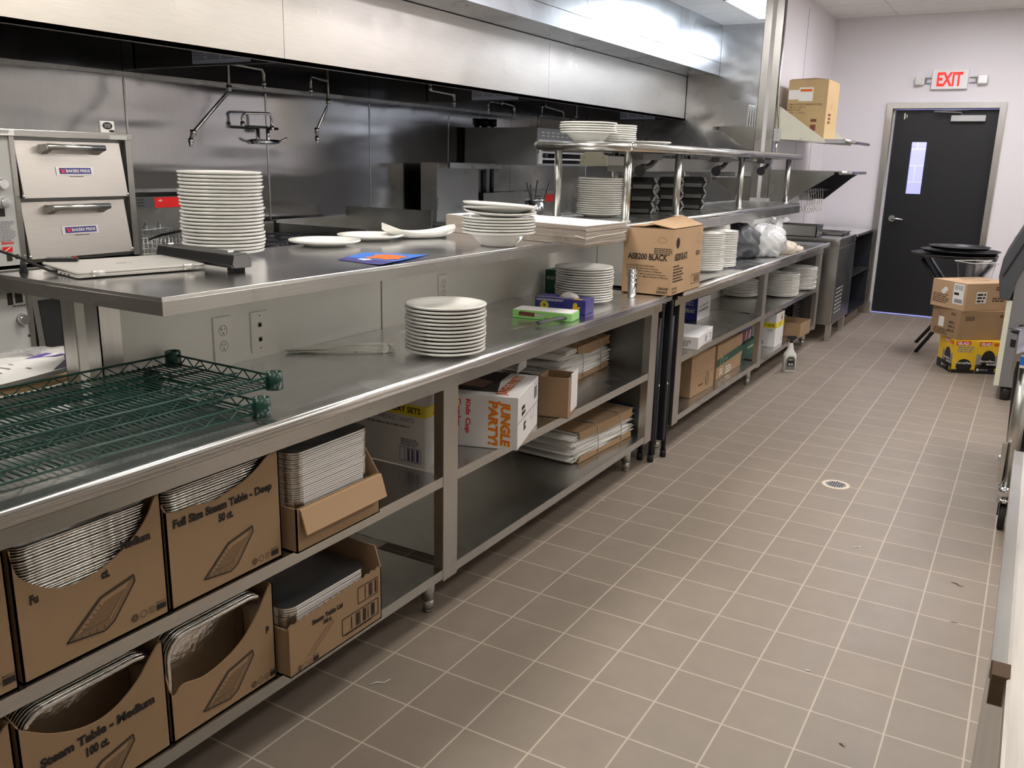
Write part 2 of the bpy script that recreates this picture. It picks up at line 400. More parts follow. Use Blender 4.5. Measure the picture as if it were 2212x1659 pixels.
# ---------------------------------------------------------------- door
dr = thing('door_1', 'dark grey door with a narrow window and lever handle at the end of the aisle', 'door', (-.965, YW, 0)); dr['kind'] = 'structure'
mb = MB(); zt = 2.16
fr = [(DX0 - .06, DX0), (DX1, DX1 + .06)]
for a, b in fr: mb.box(a, b, YW - .035, YW + .1, .0, zt + .06)
mb.box(DX0, DX1, YW - .035, YW + .1, zt, zt + .06)
mb.build('door_frame', 'steel_v', dr, bevel=.003)
MB().box(DX0, DX0 + .022, YW + .03, YW + .08, .01, zt).build('weather_strip', 'ltgrey', dr)
gx0, gx1, gz0, gz1 = -1.245, -1.10, 1.30, 1.83
x0, x1, z0, z1 = DX0 + .026, DX1 - .004, .018, zt - .006
mb = MB(); ya, yb = YW + .045, YW + .09
mb.box(x0, gx0, ya, yb, z0, z1).box(gx1, x1, ya, yb, z0, z1).box(gx0, gx1, ya, yb, z0, gz0).box(gx0, gx1, ya, yb, gz1, z1)
dl = mb.build('door_leaf', 'door', dr)
MB().box(gx0, gx1, ya + .02, ya + .024, gz0, gz1).build('window_pane', 'pane', dr)
mb = MB().cyl((-1.345, ya, 1.035), (-1.345, ya - .012, 1.035), .034, n=24).cyl((-1.345, ya - .012, 1.035), (-1.345, ya - .05, 1.035), .012)
mb.tube([(-1.345, ya - .045, 1.035), (-1.31, ya - .052, 1.037), (-1.23, ya - .05, 1.03)], [.013, .012, .010], 10)
mb.build('lever_handle', 'galv', dr)
cl = MB().box(-.90, -.585, ya - .05, ya, 2.035, 2.095).build('door_closer', 'ltgrey', dr, bevel=.004)
MB().tube([(-.80, ya - .03, 2.095), (-.81, ya - .05, 2.12), (-1.06, ya - .10, 2.128)], .006, 6).tube([(-1.06, ya - .10, 2.134), (-.74, ya - .02, 2.142)], .006, 6).build('closer_arm', 'grey', dr)
MB().box(-1.35, -1.338, ya - .004, ya, 2.06, 2.12).box(-1.328, -1.32, ya - .004, ya, 2.075, 2.105).build('contact_plate', 'galv', dr)
MB().box(DX0, DX1, YW - .01, YW + .11, 0, .008).build('threshold', 'galv', dr)
# ---------------------------------------------------------------- exit sign
ex = thing('exit_sign', 'white exit sign with red letters and two emergency lamp heads above the door', 'exit sign', (-.95, YW, 2.34))
MB().box(-1.125, -.79, YW - .045, YW, 2.345, 2.54).build('housing', 'white', ex, bevel=.008)
mb = MB(); P = Print(mb, (-1.125, YW - .045, 2.345), (1, 0, 0), (0, 0, 1), .002); P.t('EXIT', .168, .035, .132, w=.235, al='c', bold=.035)
mb.build('letters', 'exitred', ex)
for s, x in ((-1, -1.235), (1, -.66)):
    mb = MB().box(min(x, x - s * .12), max(x, x - s * .12), YW - .02, YW - .012, 2.455, 2.462).box(min(x, x - s * .12), max(x, x - s * .12), YW - .02, YW - .012, 2.405, 2.412)
    mb.cyl((x - s * .045, YW, 2.435), (x - s * .045, YW - .035, 2.435), .02)
    mb.build('lamp_arm', 'grey', ex)
    MB().box(x - .045, x + .045, YW - .065, YW - .005, 2.39, 2.48).build('lamp_head', 'white', ex, bevel=.012)
    mb = MB()
    for i in range(5):
        for k in range(5): mb.box(x - .034 + i * .0145, x - .034 + i * .0145 + .010, YW - .068, YW - .064, 2.40 + k * .0145, 2.41 + k * .0145)
    mb.build('lens', 'galv', ex)
tag(MB().box(-.16, -.10, YW - .03, YW, .89, .925).build('wall_bracket', 'galv'), 'small metal bracket on the white wall right of the door', 'bracket')
# ---------------------------------------------------------------- ceiling lights
for i, (x, y, s, c) in enumerate(TROFFERS):
    place = 'over the cook line beside the far wall end' if i == 7 else 'over the kitchen, %s' % ['nearest over the aisle', 'second over the aisle', 'third over the aisle', 'last over the aisle by the door', 'nearest over the cook line', 'second over the cook line', 'third over the cook line', '', 'nearest on the right', 'farther on the right', 'farthest on the right', 'rearmost over the aisle'][i]
    t = thing('ceiling_light', 'recessed fluorescent ceiling light ' + place, 'ceiling light', (x, y, CEIL), group='recessed ceiling lights')
    hx, hy = .30, .61
    MB().box(x - hx, x + hx, y - hy, y - hy + .02, CEIL - .012, CEIL).box(x - hx, x + hx, y + hy - .02, y + hy, CEIL - .012, CEIL).box(x - hx, x - hx + .02, y - hy, y + hy, CEIL - .012, CEIL).box(x + hx - .02, x + hx, y - hy, y + hy, CEIL - .012, CEIL).build('frame', 'white', t)
    MB().box(x - hx + .02, x + hx - .02, y - hy + .02, y + hy - .02, CEIL - .006, CEIL - .002).build('diffuser', emis('troffer_diffuser', c, s), t)
# ---------------------------------------------------------------- hoods
HX, HZ = -3.74, 2.05
hy = [(.72, 3.838), (3.841, 6.948), (6.951, 10.33)]
for i, (a, b) in enumerate(hy):
    t = thing('exhaust_hood', 'stainless exhaust hood over the cook line, %s of three' % ['nearest', 'middle', 'farthest'][i], 'exhaust hood', (-4.4, (a + b) / 2, HZ), group='exhaust hoods')
    MB().box(HX - .025, HX, a, b, HZ, 2.535).box(HX - .06, HX, a, b, HZ, HZ + .02).build('front_panel', 'steel_hood', t)
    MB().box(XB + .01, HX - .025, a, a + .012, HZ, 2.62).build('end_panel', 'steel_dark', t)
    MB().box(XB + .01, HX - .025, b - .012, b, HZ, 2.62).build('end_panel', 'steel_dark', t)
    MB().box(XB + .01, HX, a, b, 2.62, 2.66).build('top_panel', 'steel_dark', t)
    mb = MB(); n = 6; w = (b - a - .1) / n
    for k in range(n):
        y0 = a + .05 + k * w; sl = []
        for j in range(9):
            t0 = j / 9; x = -4.75 + .62 * t0; z = 2.40 + .16 * t0
            mb.prism([(x, z), (x + .03, z + .005), (x + .045, z + .04), (x + .012, z + .03)], 'xz', y0 + .01, y0 + w - .01)
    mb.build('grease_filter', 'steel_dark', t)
    MB().box(XB + .005, XB + .05, a, b, HZ - .050, HZ - .027).build('grease_gutter', 'steel', t)
# label sheets on the end panels
for i, (y, xa, xb, za, zb) in enumerate([(3.817, -4.46, -3.98, 2.06, 2.16), (6.927, -4.50, -4.02, 2.06, 2.17), (10.317, -4.55, -4.10, 2.06, 2.16)]):
    mb = MB().box(xa, xb, y - .003, y - .0005, za, zb, 0)
    P = Print(mb, (xa, y - .003, za), (1, 0, 0), (0, 0, 1)); w = xb - xa
    for k in range(4): P.words(.01 + k * w / 4, zb - za - .015, w / 4 - .02, 6, .006, 1, 1.9, k + i)
    tag(mb.build('notice_sheet', ['papblue', 'inkgrey']), 'printed notice sheet inside the %s exhaust hood' % ['nearest', 'middle', 'farthest'][i], 'notice', 'notice sheets in the hoods')
# enclosure above the hoods
EX = -3.36
t = thing('hood_enclosure', 'bright stainless enclosure panels between the hoods and the ceiling', 'hood enclosure', (-3.6, 6, 2.54))
mb = MB(); es = [-.5, 1.9, 4.35, 6.86, 9.0, YW - .004]
for a, b in zip(es, es[1:]):
    mb.box(EX - .02, EX, a + .002, b - .002, 2.54, 2.674).box(EX - .02, EX, a + .002, b - .002, 2.678, CEIL)
mb.build('face_panel', 'steel_encl', t)
MB().box(HX, EX - .02, -.5, YW - .004, 2.54, 2.556).build('soffit_panel', 'steel_encl', t)
MB().box(EX - .024, EX - .02, -.5, YW - .004, 2.55, CEIL).build('backing', 'black', t)
# ================================================================ work tables
FX = -1.58                                   # front plane of the posts
def roll_edge(mb, y0, y1, x=-1.53, z=.905):
    pr = [(x - .075, z), (x - .030, z + .001), (x - .020, z + .006), (x - .011, z + .008), (x - .003, z + .004), (x, z - .004), (x - .002, z - .010), (x - .004, z - .011), (x - .001, z - .015), (x - .003, z - .024), (x - .05, z - .026), (x - .05, z - .022), (x - .012, z - .020), (x - .010, z - .008), (x - .03, z - .004), (x - .075, z - .006)]
    n = len(pr); v = [(a, y, b) for y in (y0, y1) for a, b in pr]
    mb.add(v, [(i, n + i, n + (i + 1) % n, (i + 1) % n) for i in range(n)], 0, None, True)
    mb.add(v, [tuple(range(n)), tuple(range(n, 2 * n))[::-1]], 0)
def work_table(y0, y1, posts, label, ny0=None, feet=None, backx=-2.12, ends=(0, 2)):
    t = thing('work_table', label, 'work table', (-1.83, (y0 + y1) / 2, 0))
    mb = MB().box(backx, -1.604, y0, y1, .893, .905); roll_edge(mb, y0, y1)
    mb.box(backx, -1.56, y0, y0 + .0015, .86, .905).box(backx, -1.56, y1 - .0015, y1, .86, .905)
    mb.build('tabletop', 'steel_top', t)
    MB().box(FX - .001, FX + .003, y0 + .01, y1 - .01, .823, .882).build('front_apron', 'steel', t)
    ps = [(a, b) for a, b in posts]
    ya, yb = ps[0][0], ps[-1][1]
    for nm, z in (('middle_shelf', .522), ('lower_shelf', .184)):
        for (a, b), (c, d) in zip(ps, ps[1:]):
            MB().box(backx + .01, FX - .012, b - .01, c + .01, z - .003, z).box(FX - .012, FX - .002, b - .004, c + .004, z - .035, z).build(nm, 'steel_dark' if 0 else 'steel', t)
    for k, (a, b) in enumerate(ps):
        mb = MB().box(FX - .04, FX, a, b, .14, .885)
        mb.build('front_post', 'steel_v', t, bevel=.002)
        MB().box(backx + .005, backx + .04, a, b, .14, .885).build('rear_post', 'steel_v', t)
        if k in ends: MB().box(backx + .04, FX - .04, (a + b) / 2 - .002, (a + b) / 2 + .002, .15, .885).build('end_panel', 'steel_dark', t)
    for fy in feet:
        for x in (-1.655, -2.03):
            mb = MB().cyl((x, fy, .05), (x, fy, .15), .024, n=16).cyl((x, fy, .012), (x, fy, .052), .019, .021, n=16).cyl((x, fy, 0), (x, fy, .014), .014, .019, n=16)
            mb.build('leg', 'galv', t)
    return t
T1 = work_table(.30, 4.235, [(.36, .45), (2.285, 2.37), (4.10, 4.19)], 'long stainless work table nearest the camera with two undershelves', feet=[.42, 2.30, 4.05])
T2 = work_table(4.40, 8.17, [(4.50, 4.59), (6.22, 6.31), (8.06, 8.14)], 'far stainless work table with plate stacks and a plastic bag on top', feet=[4.47, 6.26, 8.0])
# ---------------------------------------------------------------- cap shelves on the half wall
t = thing('pass_shelf', 'flat stainless pass shelf on the half wall above the near work table', 'pass shelf', (-2.1, 2.7, 1.17))
MB().box(-2.45, -1.765, 1.375, 4.02, 1.204, 1.215).build('shelf_top', 'steel_cap', t, bevel=.0015)
MB().box(-1.768, -1.765, 1.378, 4.017, 1.17, 1.204).box(-2.45, -2.447, 1.378, 4.017, 1.17, 1.204).box(-2.45, -1.765, 1.375, 1.378, 1.17, 1.204).box(-2.45, -1.765, 4.017, 4.02, 1.17, 1.204).build('edge_lip', 'steel', t)
MB().box(-2.36, -2.30, 1.50, 4.0, 1.17, 1.203).box(-2.12, -2.06, 1.50, 4.0, 1.17, 1.203).build('support_channel', 'steel_dark', t)
R0, R1 = 4.08, 7.86
t = thing('double_pass_shelf', 'double-tier stainless shelf on tube posts on the half wall', 'pass shelf', (-2.04, 5.9, 1.17))
def bull(mb, x0, x1, y0, y1, z, r):
    mb.box(x0 + r, x1 - r, y0 + r, y1 - r, z + r - .004, z + r)
    c = [(x0 + r, y0 + r), (x1 - r, y0 + r), (x1 - r, y1 - r), (x0 + r, y1 - r)]
    for (a, b), (c2, d) in zip(c, c[1:] + c[:1]): mb.cyl((a, b, z), (c2, d, z), r, n=18)
    for a, b in c: mb.lathe([(0, r)] + [(r * math.sin(k * PI / 8), r * math.cos(k * PI / 8)) for k in range(1, 8)] + [(0, -r)], 18, 0, Matrix.Translation((a, b, z)))
mb = MB(); bull(mb, -2.335, -1.755, R0 + .1, 7.82, 1.628, .022); mb.build('upper_shelf', 'steel', t)
mb = MB(); bull(mb, -2.335, -1.755, R0, R1, 1.236, .018); mb.box(-2.335, -1.757, R0 + .002, R1, 1.172, 1.226); mb.build('lower_shelf', 'steel', t)
for y in (4.29, 5.03, 6.30, 7.64):
    for x in (-1.835, -2.235):
        MB().cyl((x, y, 1.25), (x, y, 1.61), .0205, n=20).cyl((x, y, 1.252), (x, y, 1.262), .028, n=20).build('post', 'galv', t)
# heat lamps / ticket strips hanging under the upper shelf
for i, y in enumerate((5.12, 6.55, 7.75)):
    h = thing('heat_lamp', ['dark heat lamp arm under the upper pass shelf beside the second post', 'dark heat lamp arm under the upper pass shelf before the third post', 'dark heat lamp arm under the far end of the upper pass shelf'][i], 'heat lamp', (-2.05, y, 1.50), group=None)
    MB().box(-2.08, -2.02, y - .18, y + .12, 1.57, 1.604).build('housing', 'grey', h)
    MB().tube([(-2.05, y + .10, 1.575), (-2.05, y + .02, 1.54), (-2.05, y - .10, 1.52)], .016, 10).cyl((-2.05, y - .08, 1.53), (-2.05, y - .15, 1.505), .02, .035).build('lamp_arm', 'dkgrey', h)
w = thing('warmer_strip', 'long grey warmer strip hanging under the upper pass shelf', 'food warmer', (-2.17, 6.0, 1.5))
MB().box(-2.25, -2.11, 4.95, 7.8, 1.50, 1.585).build('body', 'ltgrey', w, bevel=.004)
MB().cyl((-2.18, 5.2, 1.58), (-2.18, 5.2, 1.604), .008).cyl((-2.18, 7.5, 1.58), (-2.18, 7.5, 1.604), .008).build('hanger', 'galv', w)
w = thing('control_box', 'cream metal control box with a red knob under the upper pass shelf', 'control box', (-2.17, 4.58, 1.52))
mb = MB().prism([(-2.25, 1.53), (-2.09, 1.53), (-2.09, 1.587), (-2.107, 1.589), (-2.123, 1.606), (-2.22, 1.606), (-2.235, 1.589), (-2.25, 1.587)], 'xz', 4.58, 4.60)
mb.build('face_plate', 'offwhite', w)
MB().box(-2.245, -2.095, 4.60, 4.95, 1.535, 1.585).build('body', 'ltgrey', w)
mb = MB()
for x, z in ((-2.238, 1.54), (-2.102, 1.54), (-2.225, 1.575), (-2.11, 1.575), (-2.23, 1.552)): mb.cyl((x, 4.58, z), (x, 4.577, z), .003, n=8)
mb.build('screw', 'galv', w)
MB().cyl((-2.262, 4.62, 1.57), (-2.25, 4.62, 1.57), .014, .012).build('knob', 'red', w)
# outlets on the half wall
def outlet(y0, y1, z0, z1, kind, label):
    t = thing('wall_outlet', label, 'outlet', (WX1, (y0 + y1) / 2, z0))
    MB().box(WX1, WX1 + .006, y0, y1, z0, z1).build('cover_plate', 'frp', t, bevel=.002)
    yc = (y0 + y1) / 2; mb = MB(); P = Print(mb, (WX1 + .006, y0, z0), (0, 1, 0), (0, 0, 1), .0008); w = y1 - y0; h = z1 - z0
    for f in ((.32, .68) if h > .1 else (.5,)):
        if kind == 'duplex':
            P.ring(w / 2, h * f, .0165, .0012, 1); P.r(w / 2 - .007, h * f + .001, w / 2 - .005, h * f + .008, 1); P.r(w / 2 + .004, h * f + .001, w / 2 + .006, h * f + .008, 1); P.disc(w / 2, h * f - .008, .0025, 1)
        else:
            P.r(w / 2 - .008, h * f - .008, w / 2 + .008, h * f + .007, 0); P.r(w / 2 - .005, h * f - .006, w / 2 + .005, h * f + .003, 1)
    if kind != 'duplex':
        P.disc(w / 2, h * .1, .0025, 1); P.disc(w / 2, h * .9, .0025, 1)
    mb.build('sockets', ['grey', 'ink'], t)
outlet(1.833, 1.905, .925, 1.062, 'duplex', 'white duplex power outlet low on the half wall nearest its stainless end')
outlet(1.985, 2.058, .925, 1.058, 'data', 'white two-port data outlet on the half wall')
outlet(3.03, 3.10, .96, 1.075, 'duplex', 'white power outlet on the half wall above the middle plate stack')
# ================================================================ crockery
def plate_mesh(R=.14, k=1.0):
    mb = MB()
    mb.lathe([(0, .004), (.50 * R, .004), (.52 * R, 0), (.57 * R, 0), (.60 * R, .004), (.78 * R, .010), (.965 * R, .0165), (.99 * R, .0180), (R, .0208), (.992 * R, .0238), (.965 * R, .0245), (.80 * R, .0165), (.66 * R, .0095), (.58 * R, .0078), (0, .0075)], 40)
    return mb
def bowl_mesh(R=.15):
    return MB().lathe([(0, .004), (.40 * R, .004), (.42 * R, 0), (.47 * R, 0), (.52 * R, .006), (.66 * R, .026), (.78 * R, .044), (.96 * R, .050), (.99 * R, .051), (R, .054), (.99 * R, .057), (.95 * R, .0575), (.77 * R, .050), (.62 * R, .030), (.48 * R, .010), (0, .008)], 40)
PROTO = {}
def stack(kind, R, x, y, z, n, pitch, where, group, jit=.002, tilt=None, nm=None, first=0, toplabel=True):
    nm = nm or ('dinner_plate' if kind == 'p' else 'pasta_bowl')
    word = 'plate' if kind == 'p' else 'rimmed bowl'
    for i in range(n):
        key = (kind, R)
        if key not in PROTO:
            o = (plate_mesh(R) if kind == 'p' else bowl_mesh(R)).build(nm, 'china'); PROTO[key] = o
        else: o = PROTO[key].copy(); COL.objects.link(o); o.name = nm
        o.location = (x + random.uniform(-jit, jit), y + random.uniform(-jit, jit), z + (i + first) * pitch)
        rx = ry = 0
        if tilt and tilt[0] <= i: rx, ry = tilt[1], tilt[2]
        o.rotation_euler = (rx, ry, random.uniform(0, 6.28))
        if i == n - 1 and toplabel: tag(o, 'topmost white %s of %s' % (word, where), 'bowl' if kind == 'b' else 'plate', group)
        else: tag(o, 'white %s below the topmost in %s' % (word, where), 'bowl' if kind == 'b' else 'plate', group)
stack('p', .138, -1.68, 2.44, .9055, 13, .01255, 'the short stack on the near work table', 'plates in the stack on the near work table', .003)
stack('p', .138, -1.80, 3.76, .9055, 14, .01135, 'the stack behind the blue glove box', 'plates in the stack behind the glove box', .003)
stack('p', .138, -2.49, 2.26, 1.2155, 23, .01155, 'the tallest stack behind the black sensor bar', 'plates in the tallest stack', .004, nm='dinner_plate') if 0 else None
stack('p', .136, -2.36, 2.105, 1.2155, 23, .01155, 'the tallest stack behind the black sensor bar', 'plates in the tallest stack', .0035)
stack('b', .147, -1.86, 3.07, 1.2155, 1, .012, 'the tilting stack on the pass shelf, at its very bottom', 'bowl under the tilting stack')
stack('p', .147, -1.86, 3.07, 1.2155 + .036, 6, .0115, 'the level part of the tilting stack', 'level plates of the tilting stack', .003)
stack('p', .147, -1.86, 3.07, 1.2155 + .036 + 6 * .0115 + .013, 3, .0125, 'the tipped part of the tilting stack', 'tipped plates of the tilting stack', .004, tilt=(0, -.035, .045))
for (x, y, l) in ((-2.353, 2.593, 'single white oval-looking plate lying alone, nearest the tall stack'), (-2.385, 2.907, 'single white plate lying alone behind the first single plate')):
    o = PROTO[('p', .138)].copy(); COL.objects.link(o); o.name = 'dinner_plate'; o.location = (x, y, 1.2155); tag(o, l, 'plate')
stack('p', .128, -2.12, 4.58, 1.2545, 17, .0118, 'the stack between the near posts of the double shelf', 'plates between the near posts', .003)
stack('b', .155, -2.17, 4.50, 1.651, 5, .0125, 'the stack on the upper pass shelf', 'bowls on the upper pass shelf', .004)
stack('p', .13, -2.15, 4.80, 1.651, 8, .0115, 'the stack behind the upper shelf bowls', 'plates on the upper pass shelf', .003)
stack('p', .14, -2.06, 5.09, 1.651, 1, .012, 'the upper pass shelf, lying alone', 'single plate on the upper pass shelf')
stack('p', .116, -1.75, 5.38, .9055, 21, .0108, 'the tall stack just behind the open carton', 'plates in the stack behind the open carton', .002)
stack('p', .118, -1.745, 5.63, .9055, 21, .0108, 'the tall stack beside the plastic bag', 'plates in the stack beside the plastic bag', .002)
stack('p', .118, -1.87, 5.86, .9055, 23, .0108, 'the half-hidden stack against the half wall', 'plates in the half-hidden stack', .002)
stack('p', .148, -1.725, 7.3, .5225, 15, .0120, 'the nearer stack on the far middle shelf', 'plates in the front stack on the middle shelf', .003)
stack('p', .148, -1.70, 7.83, .5225, 15, .0125, 'the farther stack on the far middle shelf', 'plates in the rear stack on the middle shelf', .003)
stack('p', .14, -1.99, 7.08, .5225, 10, .0125, 'the dim stack behind the middle post', 'plates in the dim stack behind the post', .003)
# boat shaped dish
mb = MB(); rings = []
L = .17; n = 22
for s_ in range(2):
    for k in range(25):
        u = -1 + 2 * k / 24; e = abs(u) ** 1.0; w = .062 * (1 - u ** 4) ** .5 + .003 if abs(u) < 1 else .003
        zt = .028 + .032 * (abs(u) ** 2.2) * (1.25 if u < 0 else .9)
        zb = .0 + .030 * abs(u) ** 3 * (1.3 if u < 0 else 1)
        if s_ == 0: pass
        rings.append((u, w, zt, zb)) if s_ == 0 else None
rr = []
for u, w, zt, zb in rings:
    prof = [(-w, zt), (-w * .93, zt - .004), (-w * .55, zb + (zt - zb) * .35), (0, zb + .006), (w * .55, zb + (zt - zb) * .35), (w * .93, zt - .004), (w, zt), (w * 1.0, zt - .006), (w * .6, zb + (zt - zb) * .10), (0, zb), (-w * .6, zb + (zt - zb) * .10), (-w, zt - .006)]
    rr.append([(u * L, a, b) for a, b in prof])
mb.loft(rr, 0)
o = mb.build('boat_dish', 'china'); o.location = (-2.29, 3.12, 1.2155); o.rotation_euler = (0, 0, 1.02)
tag(o, 'long white boat-shaped dish with raised ends on the pass shelf', 'dish')
# ================================================================ green wire shelves on the near table
def wire_shelf(cx, cy, z, W_, L_, rz, label):
    t = thing('wire_shelf', label, 'wire shelf', (cx, cy, z), rz)
    x0, x1, y0, y1 = -W_ / 2, W_ / 2, -L_ / 2, L_ / 2; zt, zb = .034, .008
    cols = [(x, y) for x in (x0, x1) for y in (y0, y1)]
    for x, y in cols:
        mb = MB().lathe([(.0175, -.001), (.0235, -.001), (.0215, .045), (.0185, .045), (.0175, -.001)], 20, 0, Matrix.Translation((x, y, 0)))
        mb.build('corner_collar', 'green', t, world=False)
    mb = MB()
    for z_, r in ((zt, .0032), (zb, .003)):
        for x in (x0, x1): mb.cyl((x, y0 + .02, z_), (x, y1 - .02, z_), r, n=8)
        for y in (y0, y1): mb.cyl((x0 + .02, y, z_), (x1 - .02, y, z_), r, n=8)
    mb.build('rim_wire', 'green', t, world=False)
    mb = MB()
    def zig(a, b, n):
        a = Vector(a); b = Vector(b); pts = []
        for i in range(n * 2 + 1):
            p = a.lerp(b, i / (n * 2)); p.z = zt if i % 2 else zb; pts.append(p)
        mb.tube(pts, .0021, 6)
    for x in (x0, x1): zig((x, y0 + .03, 0), (x, y1 - .03, 0), 14)
    for y in (y0, y1): zig((x0 + .03, y, 0), (x1 - .03, y, 0), 6)
    mb.build('zigzag_truss', 'green', t, world=False)
    mb = MB(); n = int(L_ / .0165)
    for i in range(1, n): y = y0 + L_ * i / n; mb.cyl((x0, y, zb + .005), (x1, y, zb + .005), .0019, n=6)
    mb.build('deck_wires', 'green', t, world=False)
    mb = MB()
    for fx in (-.5, .5) if 1 else ():
        x = fx * W_ / 3
        mb.cyl((x, y0 + .005, zb), (x, y1 - .005, zb), .003, n=8); mb.cyl((x, y0 + .005, zt - .012), (x, y1 - .005, zt - .012), .0026, n=8)
        pts = []
        for i in range(29): pts.append((x, y0 + .02 + (L_ - .04) * i / 28, (zt - .012) if i % 2 else zb))
        mb.tube(pts, .002, 6)
    mb.build('stiffener', 'green', t, world=False)
wire_shelf(-1.885, 1.03, .907, .45, 1.06, -.05, 'dark green wire shelf lying lowest on the near work table')
wire_shelf(-1.90, 1.10, .9525, .415, 1.08, -.04, 'dark green wire shelf lying on top of the other green wire shelf')
o = MB().prism([(-.06, -.04), (.05, -.05), (.06, .02), (.02, .05), (-.05, .03)], 'xy', 0, .006).build('snack_packet', ['yellow']); o.location = (-1.86, .865, 1.0); o.rotation_euler = (.1, -.15, .4)
tag(o, 'bright yellow packet on the green wire shelf at the left edge', 'packet')
# ---------------------------------------------------------------- zip ties
t = thing('zip_tie_bundle', 'bundle of long white nylon cable ties beside the short plate stack', 'cable ties', (-1.97, 2.25, .906))
for k in range(18):
    a = Vector((-2.105 + random.uniform(-.008, .008), 2.12 + random.uniform(-.01, .05), .910 + (k % 3) * .0025)); b = Vector((-1.84 + random.uniform(-.015, .01), 2.335 + (k - 9) * .0025, .912 + (k % 5) * .0055))
    mid = a.lerp(b, .5) + Vector((0, 0, .004)); nk = a.lerp(b, .72) + Vector((0, 0, .006))
    d = (b - a).normalized(); mb = MB().tube([a, mid, nk, b], [.0050, .0052, .0050, .0052], 6, flat=.45)
    mb.box(-.007, .007, -.0055, .0055, -.005, .005, 0, Matrix.Translation(b) @ Matrix.Rotation(math.atan2(d.y, d.x), 4, 'Z'))
    mb.build('cable_tie', 'nylon', t)
p = Vector((-1.935, 2.27, .9195)); MB().tube([p + Vector((.020 * math.sin(a) * .6, -.020 * math.sin(a) * .75, .013 * math.cos(a))) for a in [i * PI / 8 for i in range(16)]], .0022, 6, closed=True).build('binding_loop', 'nylon', t)
# ---------------------------------------------------------------- generic carton
def carton(name, label, cx, cy, z, lx, ly, lz, rz=0, mat='card', seam=True, group=None, cat='box', flap=None):
    """closed carton; returns (root, face(name) -> Print factory)"""
    t = thing(name, label, cat, (cx, cy, z), rz, group)
    MB().box(-lx / 2, lx / 2, -ly / 2, ly / 2, 0, lz).build('carton_body', mat, t, bevel=.0025, world=False)
    def face(mb, f):
        O = {'-y': ((-lx / 2, -ly / 2, 0), (1, 0, 0), (0, 0, 1)), '+x': ((lx / 2, -ly / 2, 0), (0, 1, 0), (0, 0, 1)),
             '+z': ((-lx / 2, -ly / 2, lz), (1, 0, 0), (0, 1, 0)), '-x': ((-lx / 2, ly / 2, 0), (0, -1, 0), (0, 0, 1))}[f]
        return Print(mb, *O)
    return t, face
# glove box, knife box, knife
t, F = carton('glove_box', 'dark blue disposable glove box with a yellow hand print, behind the green box', -1.755, 3.475, .906, .235, .125, .062, .14, 'blue')
mb = MB(); P = F(mb, '-y'); P.disc(.045, .028, .017, 0); P.ring(.045, .028, .021, .002, 0); P.disc(.045, .03, .008, 1)
hd = [(.175, .0), (.200, .0), (.203, .018), (.212, .028), (.207, .034), (.198, .030), (.198, .046), (.193, .048), (.189, .050), (.184, .048), (.180, .046), (.177, .030)]
P.poly(hd, 2); P.t('L', .186, .014, .009, 1, bold=.02); P.words(.008, .058, .14, 2, .003, 3, 1.8, 4)
P = F(mb, '+z'); P.words(.01, .03, .14, 3, .004, 3, 1.8, 4); P.r(.175, .0, .215, .03, 2)
mb.build('printing', ['yellow', 'blue', 'gyellow', 'white'], t, world=False)
F2 = MB(); rr = [[(.0 + r_ * math.cos(a) * 1.5 + .02, r_ * math.sin(a), .062 + h + .004 * math.sin(5 * a + h * 60)) for a in [i * PI / 8 for i in range(16)]] for r_, h in ((.032, -.002), (.026, .008), (.016, .016), (.004, .020))]
F2.loft(rr, 0).build('tissue', 'paper', t, world=False)
t, F = carton('knife_box', 'light green and white knife box with a brown-handled knife print', -1.735, 3.265, .906, .262, .115, .034, .17, 'lime')
mb = MB(); P = F(mb, '+z'); P.r(.003, .003, .259, .112, 0); P = F(mb, '-y')
P.poly([(.03, .012), (.10, .010), (.10, .026), (.035, .029), (.028, .022)], 1); P.poly([(.10, .011), (.155, .016), (.10, .025)], 2)
P.t('Utility Knife', .14, .004, .007, 3); P.disc(.172, .012, .006, 4)
mb.build('printing', ['white_card', 'brown', 'ltgrey', 'ink', 'yellow'], t, world=False)
t = thing('kitchen_knife', 'kitchen knife with a dark handle lying in front of the green box', 'knife', (-1.675, 3.02, .906), 0)
a = Vector((-1.725, 2.84, .909)); b = Vector((-1.668, 3.08, .918)); c = Vector((-1.625, 3.24, .922)); d = (b - a).normalized(); nrm = Vector((-d.y, d.x, 0))
mb = MB(); mb.add([a, b - nrm * .014 - Vector((0, 0, .004)), b + nrm * .012, a + nrm * .001 + Vector((0, 0, .001)), b + Vector((0, 0, .002))], [(0, 1, 4), (0, 4, 2), (0, 2, 1), (1, 2, 4)]); mb.build('blade', 'chrome', t)
MB().tube([b - d * .01, b + d * .02, (b + c) / 2 + Vector((0, 0, .003)), c - d * .01, c], [.012, .0125, .0105, .013, .008], 10, flat=.65).build('handle', 'dkgrey', t)
# stacked steel cups
for i in range(4):
    mb = MB(); r0, r1, h = .019, .0245, .075
    mb.lathe([(0, 0), (r0, 0), (r0 + .003, .03), (r1, h), (r1 + .0015, h + .001), (r1 - .001, h + .001), (r0 + .001, .03), (r0 - .001, .003), (0, .003)], 24)
    if i == 0: cup = mb.build('steel_cup', 'chrome')
    else: cup = cup.copy(); COL.objects.link(cup)
    cup.name = 'steel_cup'; cup.location = (-1.668, 4.035, .906 + i * .0215)
    tag(cup, 'topmost small steel cup stacked by the open carton' if i == 3 else 'small steel cup below the top of the nested stack by the open carton', 'cup', None if i == 3 else 'nested steel cups')
